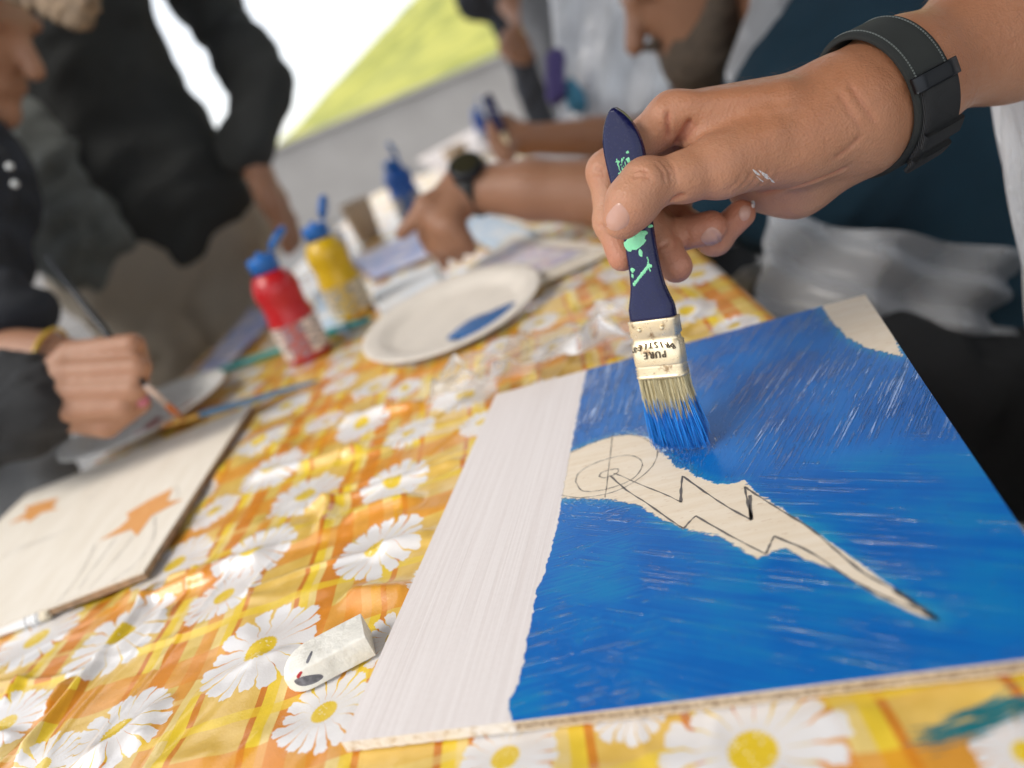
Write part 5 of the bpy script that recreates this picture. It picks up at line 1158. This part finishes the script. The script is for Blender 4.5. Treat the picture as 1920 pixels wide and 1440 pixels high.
# chair he sits on
def stool(c, label, zs=.44, col=(.72, .70, .66)):
    o = empty('stool', to_ground(c), label, 'stool'); M_ = simple('stool_plastic', col, .4, .05); c = to_ground(c, zs)
    V, F = lathe([(.001, -.02), (.15, -.02), (.17, -.012), (.172, 0), (.165, .012), (.15, .016), (.001, .012)], 40, c); mesh('seat', V, F, M_, o, True)
    for a in (45, 135, 225, 315):
        d = np.array([math.cos(rad(a)), math.sin(rad(a)), 0]); V, F = tube([c+d*.12-UP*.015, to_ground(c+d*.17, 0)], [.018, .014], 12); mesh('leg', V, F, M_, o, True)
    return o
stool(P(-190, 800, 1.05), 'stool under the navy-jacketed painter at the left', .36)
thin = empty('paint_brush', P(195, 615, .705), 'thin black-handled brush held in the fist at the left', 'paint brush')
tA, tB = P(85, 478, .745), P(272, 722, .690); td = P(345, 788, .760)
V, F = tube([tA, P(140, 548, .728), P(196, 618, .706), tB], [.0016, .0030, .0034, .0028], 12); mesh('handle', V, F, M_BLACKM, thin, True)
V, F = tube([tB, tB*.5+td*.5], [.0030, .0028], 12); mesh('ferrule', V, F, simple('pale_ferrule', (.72, .58, .52), .35, metal=.3), thin, True)
V, F = tube([tB*.5+td*.5, tB*.3+td*.7, td], [.0028, .0034, .0008], 10); mesh('bristle_tuft', V, F, M_ORP, thin, True)

# ---- bearded man in the dark teal sweater
hip = P(1790, 640, .92); pB_ = empty('person', to_ground(hip), 'bearded man in dark teal sweater leaning over the table behind the painter\'s hand', 'person')
chB = P(1710, 110, .93); shR = P(1500, 175, .86); shL = P(1760, -40, 1.02)
limb(pB_, 'sweater', M_TEAL, [(hip, chB, .165, .155, (RT, 1.12)), (chB, P(1600, 70, .93), .12, .085), (shR+FW*.03, P(1470, 330, .84), .085, .070), (P(1470, 330, .84), P(1330, 372, .85), .066, .050), (chB, P(1560, 330, .84), .13, .10), (shL, P(1900, 200, 1.1), .08, .06)], .010, .05, .022, 9)
wrB = P(872, 352, .93); knB = P(812, 418, .925); segs = [(P(1470, 330, .84), P(1180, 365, .87), .046, .041), (P(1180, 365, .87), P(1000, 357, .90), .041, .035), (P(1000, 357, .90), wrB, .035, .028)]
for i, (k_, f1, f2) in enumerate([((800, 400, .94), (800, 440, .95), (806, 470, .96)), ((812, 415, .92), (820, 460, .93), (832, 496, .945)), ((828, 425, .905), (846, 462, .915), (862, 484, .93)), ((845, 425, .90), (868, 450, .905), (885, 468, .91))]):
    segs += [(wrB, P(*k_), .022, .0135), (P(*k_), P(*f1), .012, .0105), (P(*f1), P(*f2), .0105, .008)]
segs += [(wrB, P(800, 385, .91), .018, .013), (P(800, 385, .91), P(752, 438, .92), .012, .009)]
nkB = P(1480, 10, .96); hcB = P(1312, -62, 1.0); lkB = RT*-.90+UP*-.25-FW*.12; bldB, frB, _ = face_head(hcB, lkB, UP*.95-RT*.1, .108)
segs += [(P(1470, 330, .84), shR, .046, .05), (shR, chB, .06, .06), (chB, nkB, .06, .056), (nkB, hcB+RT*.05-UP*.02, .056, .055)]
limb(pB_, 'body', M_SKIN2, segs, .0055, .012)
o = sdfobj(hcB-.18, hcB+.18, .0055, bldB, 'head', M_SKIN2, pB_); skin_part(o); hair_cap(pB_, hcB, frB, M_HAIRB)
R_ = .108; l_, s_, u_ = frB.T
def beard(s):
    s.ell(hcB+l_*R_*.40-u_*R_*.70, (R_*.56, R_*.53, R_*.48), frB, .01); s.cone(hcB+l_*R_*.2-u_*R_*.35+s_*R_*.66, hcB+l_*R_*.5-u_*R_*.75+s_*R_*.4, .016, .03, .02); s.cone(hcB+l_*R_*.2-u_*R_*.35-s_*R_*.66, hcB+l_*R_*.5-u_*R_*.75-s_*R_*.4, .016, .03, .02); s.cone(hcB+l_*R_*.10-u_*R_*.55, hcB+l_*R_*.45-u_*R_*.85, .062, .055, .02); s.cone(hcB+l_*R_*.97-u_*R_*.38-s_*R_*.2, hcB+l_*R_*.97-u_*R_*.38+s_*R_*.2, .008, .008, .008)
sdfobj(hcB-.18, hcB+.18, .0055, beard, 'beard', M_BEARD, pB_, 1, .006, 60)
limb(pB_, 'shirt_collar', M_WHITEC, [(P(1392, 135, .87), P(1432, 60, .86), .020, .024), (P(1432, 60, .86), P(1475, -60, .88), .024, .03)], .006, .015, .006, 40)
nrmW = P(1000, 357, .90)-wrB; nrmW /= np.linalg.norm(nrmW); wcB = wrB+nrmW*.012; fW = frame(nrmW, UP)
V = []; F = []; NW = 40
for k in range(NW):
    a = 2*math.pi*k/NW; d = fW[:, 0]*math.cos(a)+fW[:, 1]*math.sin(a)
    for (q, rr) in ((-.012, .0275), (-.012, .0325), (.012, .0335), (.012, .0285)): V.append(wcB+nrmW*q+d*rr)
for k in range(NW):
    for q in range(4): F.append((k*4+q, k*4+(q+1) % 4, ((k+1) % NW)*4+(q+1) % 4, ((k+1) % NW)*4+q))
ws = mesh('watch_strap', V, F, simple('black_rubber', (.012, .012, .012), .5), pB_, True)
dW = UP*.75-FW*.5-nrmW*.2; dW = dW-nrmW*(dW@nrmW); dW /= np.linalg.norm(dW); V, F = lathe([(.001, -.002), (.019, -.002), (.021, .002), (.021, .008), (.018, .0105), (.001, .0105)], 32, wcB+dW*.031, dW); wc_ = mesh('watch_case', V, F, M_BLACKM, ws, True)
V, F = lathe([(.001, .0107), (.0165, .0107)], 32, wcB+dW*.031, dW); mesh('watch_glass', V, F, simple('dark_olive_glass', (.06, .055, .03), .08), ws)
limb(pB_, 'trousers', M_DARK, [(hip-UP*.05, hip-UP*.06-RT*.02, .17, .17), (hip-UP*.06+FW*.02, P(1560, 610, .86), .10, .085), (P(1560, 610, .86), to_ground(P(1560, 700, .86), .09), .08, .06), (hip-UP*.06-FW*.14, P(1640, 760, .78), .10, .085), (P(1640, 760, .78), to_ground(P(1640, 800, .78), .09), .08, .06)], .010, .04, .02, 10)
for q in (P(1560, 700, .86), P(1640, 800, .78)): limb(pB_, 'shoe', M_SHOE, [(to_ground(q, .05)+RT*.04, to_ground(q, .045)-RT*.13, .045, .036)], .008)
V, F = [], []
for i in range(41):
    for j in range(41):
        u, v = i/40, j/40; q = P(1438+u*470-40*v*(1-u), 395+v*270+u*(80-40*v)+40*math.sin(u*3)*v, .715+.06*abs(u-.45)+.015*math.sin(v*4)); V.append(q+RC@np.array([0, 0, .010*math.sin(u*15+v*5)+.007*math.sin(v*21-u*6)]))
for i in range(40):
    for j in range(40): a = i*41+j; F.append((a, a+41, a+42, a+1))
o = mesh('apron', V, F, M_MILK, pB_, True); o['label'] = 'milky plastic apron over his lap'; m = o.modifiers.new('thickness', 'SOLIDIFY'); m.thickness = .0008
stool(to_ground(hip), 'stool under the bearded man in the teal sweater', .42)
o = empty('plastic_bag', P(1450, 580, 1.0), 'crumpled white plastic bag hanging beyond the table edge', 'bag')
limb(o, 'bag_body', simple('bag_white', (.70, .68, .64), .35, .1), [(P(1420, 540, .98), P(1500, 580, .98), .035, .05), (P(1440, 600, .98), P(1500, 640, .98), .05, .06)], .006, .03, .03, 30)
limb(o, 'bag_handle', simple('bag_strap', (.74, .74, .74), .4), [(P(1458, 420, .97), P(1480, 480, .97), .006, .008), (P(1480, 480, .97), P(1490, 540, .975), .008, .014)], .004, .008)

# ---- person in the pale apron behind, with a brush
pC_ = empty('person', to_ground(P(1240, 300, 1.75)), 'person in pale apron and grey shirt holding a blue brush, farther along the table', 'person')
hC = P(1260, 420, 1.75); cC = P(1150, -20, 1.70); wC = P(985, 262, 1.36)
M_GSH = fabric('grey_shirt', (.16, .165, .18), (.28, .285, .30), 400, .9, .002)
limb(pC_, 'shirt', M_GSH, [(hC, cC, .16, .16, (RT, 1.25)), (cC-RT*.1, P(1080, 60, 1.60), .09, .07), (cC+RT*.15, P(1330, 150, 1.62), .09, .07)], .012, .04, .02)
segs = [(P(1330, 150, 1.62), P(1230, 262, 1.50), .05, .044), (P(1230, 262, 1.50), P(1120, 258, 1.40), .044, .036), (P(1120, 258, 1.40), wC, .036, .027)]
for k_, f1, f2 in [((940, 240, 1.35), (925, 262, 1.335), (940, 282, 1.325)), ((946, 258, 1.34), (932, 278, 1.325), (950, 290, 1.32)), ((955, 272, 1.335), (945, 292, 1.32), (962, 298, 1.315)), ((948, 228, 1.36), (922, 236, 1.345), (926, 256, 1.335))]:
    segs += [(wC, P(*k_), .022, .014), (P(*k_), P(*f1), .0125, .0105), (P(*f1), P(*f2), .0105, .0085)]
segs += [(cC+RT*.15, P(1330, 150, 1.62), .05, .05), (cC+RT*.12, cC+UP*.25, .06, .055)]
limb(pC_, 'body', M_SKIN2, segs, .008, .014); hcC = cC+UP*.36; bldC, frC, _ = face_head(hcC, -RT*.8-UP*.4-FW*.3, UP); o = sdfobj(hcC-.17, hcC+.17, .007, bldC, 'head', M_SKIN2, pC_); skin_part(o); hair_cap(pC_, hcC, frC, M_HAIRB)
V, F = [], []
for i in range(31):
    for j in range(31):
        u, v = i/30, j/30; q = P(1030+u*210+v*20, -10+v*250-u*30, 1.47+.05*abs(u-.5)); V.append(q+RC@np.array([0, 0, .014*math.sin(u*13+v*4)+.01*math.sin(v*9)]))
for i in range(30):
    for j in range(30): a = i*31+j; F.append((a, a+31, a+32, a+1))
o = mesh('apron', V, F, M_MILK2, pC_, True); m = o.modifiers.new('thickness', 'SOLIDIFY'); m.thickness = .001
limb(pC_, 'trousers', M_DARK, [(hC, hC-UP*.05, .16, .16), (hC+RT*.09, to_ground(hC+RT*.09, .1), .09, .06), (hC-RT*.09, to_ground(hC-RT*.09, .1), .09, .06)], .013, .03, .015)
for s_, c_ in ((-1, (.16, .12, .42)), (1, (.10, .42, .68))):
    limb(pC_, 'scarf_end', fabric('scarf_'+str(s_), tuple(x*.7 for x in c_), c_, 300, .8, .003), [(P(1055+s_*14, 110 if s_ < 0 else 160, 1.44), P(1062+s_*20, 180 if s_ < 0 else 195, 1.43), .017, .022)], .008, .02, .012, 30)
bC = empty('paint_brush', P(932, 260, 1.33), 'dark blue brush held upright by the person in the pale apron', 'paint brush')
V, F = tube([P(912, 182, 1.34), P(924, 212, 1.335), P(940, 252, 1.325)], [.012, .015, .010], 14, squash=.5); mesh('handle', V, F, M_NAVY, bC, True); V, F = tube([P(940, 252, 1.325), P(948, 282, 1.322)], [.012, .012], 14, squash=.5); mesh('ferrule', V, F, M_TIN, bC, True); V, F = tube([P(948, 282, 1.322), P(955, 304, 1.32)], [.012, .008], 14, squash=.4); mesh('bristle_tuft', V, F, M_WB, bC, True)

# ---- person at the far end with a yellow bracelet
pD_ = empty('person', to_ground(P(1060, 240, 2.55)), 'person at the far end of the table with a yellow beaded bracelet', 'person')
hD = P(1090, 190, 2.55); cD = hD+UP*.42; wD = P(985, 45, 1.98)
limb(pD_, 'jacket', M_NAVYJ, [(hD, cD, .15, .16, (RT, 1.25)), (cD-RT*.20, P(930, -90, 2.2), .075, .06), (P(930, -90, 2.2), P(955, -5, 2.03), .058, .05), (cD+RT*.2, cD+RT*.28-UP*.3, .07, .06)], .013, .03, .02)
segs = [(P(930, -90, 2.2), P(960, 5, 2.02), .045, .036), (P(960, 5, 2.02), wD, .036, .03)]
for k_, f1, f2 in [((950, 70, 1.95), (942, 92, 1.93), (950, 106, 1.92)), ((966, 80, 1.94), (960, 100, 1.92), (966, 114, 1.91)), ((982, 84, 1.94), (978, 104, 1.92), (982, 116, 1.91)), ((998, 80, 1.94), (998, 98, 1.92), (996, 110, 1.91))]:
    segs += [(wD, P(*k_), .026, .016), (P(*k_), P(*f1), .014, .012), (P(*f1), P(*f2), .012, .010)]
segs += [(cD-RT*.2, P(930, -90, 2.2), .05, .045), (cD-RT*.2, cD+UP*.2, .06, .055)]
limb(pD_, 'body', M_SKIN2, segs, .009, .016); hcD = cD+UP*.32; bldD, frD, _ = face_head(hcD, -FW*.8-UP*.4-RT*.2, UP); o = sdfobj(hcD-.17, hcD+.17, .008, bldD, 'head', M_SKIN2, pD_); skin_part(o); hair_cap(pD_, hcD, frD, M_HAIRB)
M_YB = simple('yellow_bead', (.70, .60, .08), .3)
for i in range(14):
    a = 2*math.pi*i/14; p_ = P(1012, 48, 1.94)+(RC@np.array([.42, .28, 0]))*.085*math.cos(a)+(RC@np.array([0, .2, 1.0]))*.045*math.sin(a)
    bm = bmesh.new(); bmesh.ops.create_uvsphere(bm, u_segments=12, v_segments=8, radius=.0125); bmesh.ops.transform(bm, matrix=Matrix.Translation(Vector(p_)), verts=bm.verts); bmo('bracelet_bead', bm, M_YB, pD_, True)
limb(pD_, 'trousers', M_DARK, [(hD, hD-UP*.05, .15, .15), (hD+RT*.09, to_ground(hD+RT*.09, .1), .09, .06), (hD-RT*.09, to_ground(hD-RT*.09, .1), .09, .06)], .014, .03, .015)
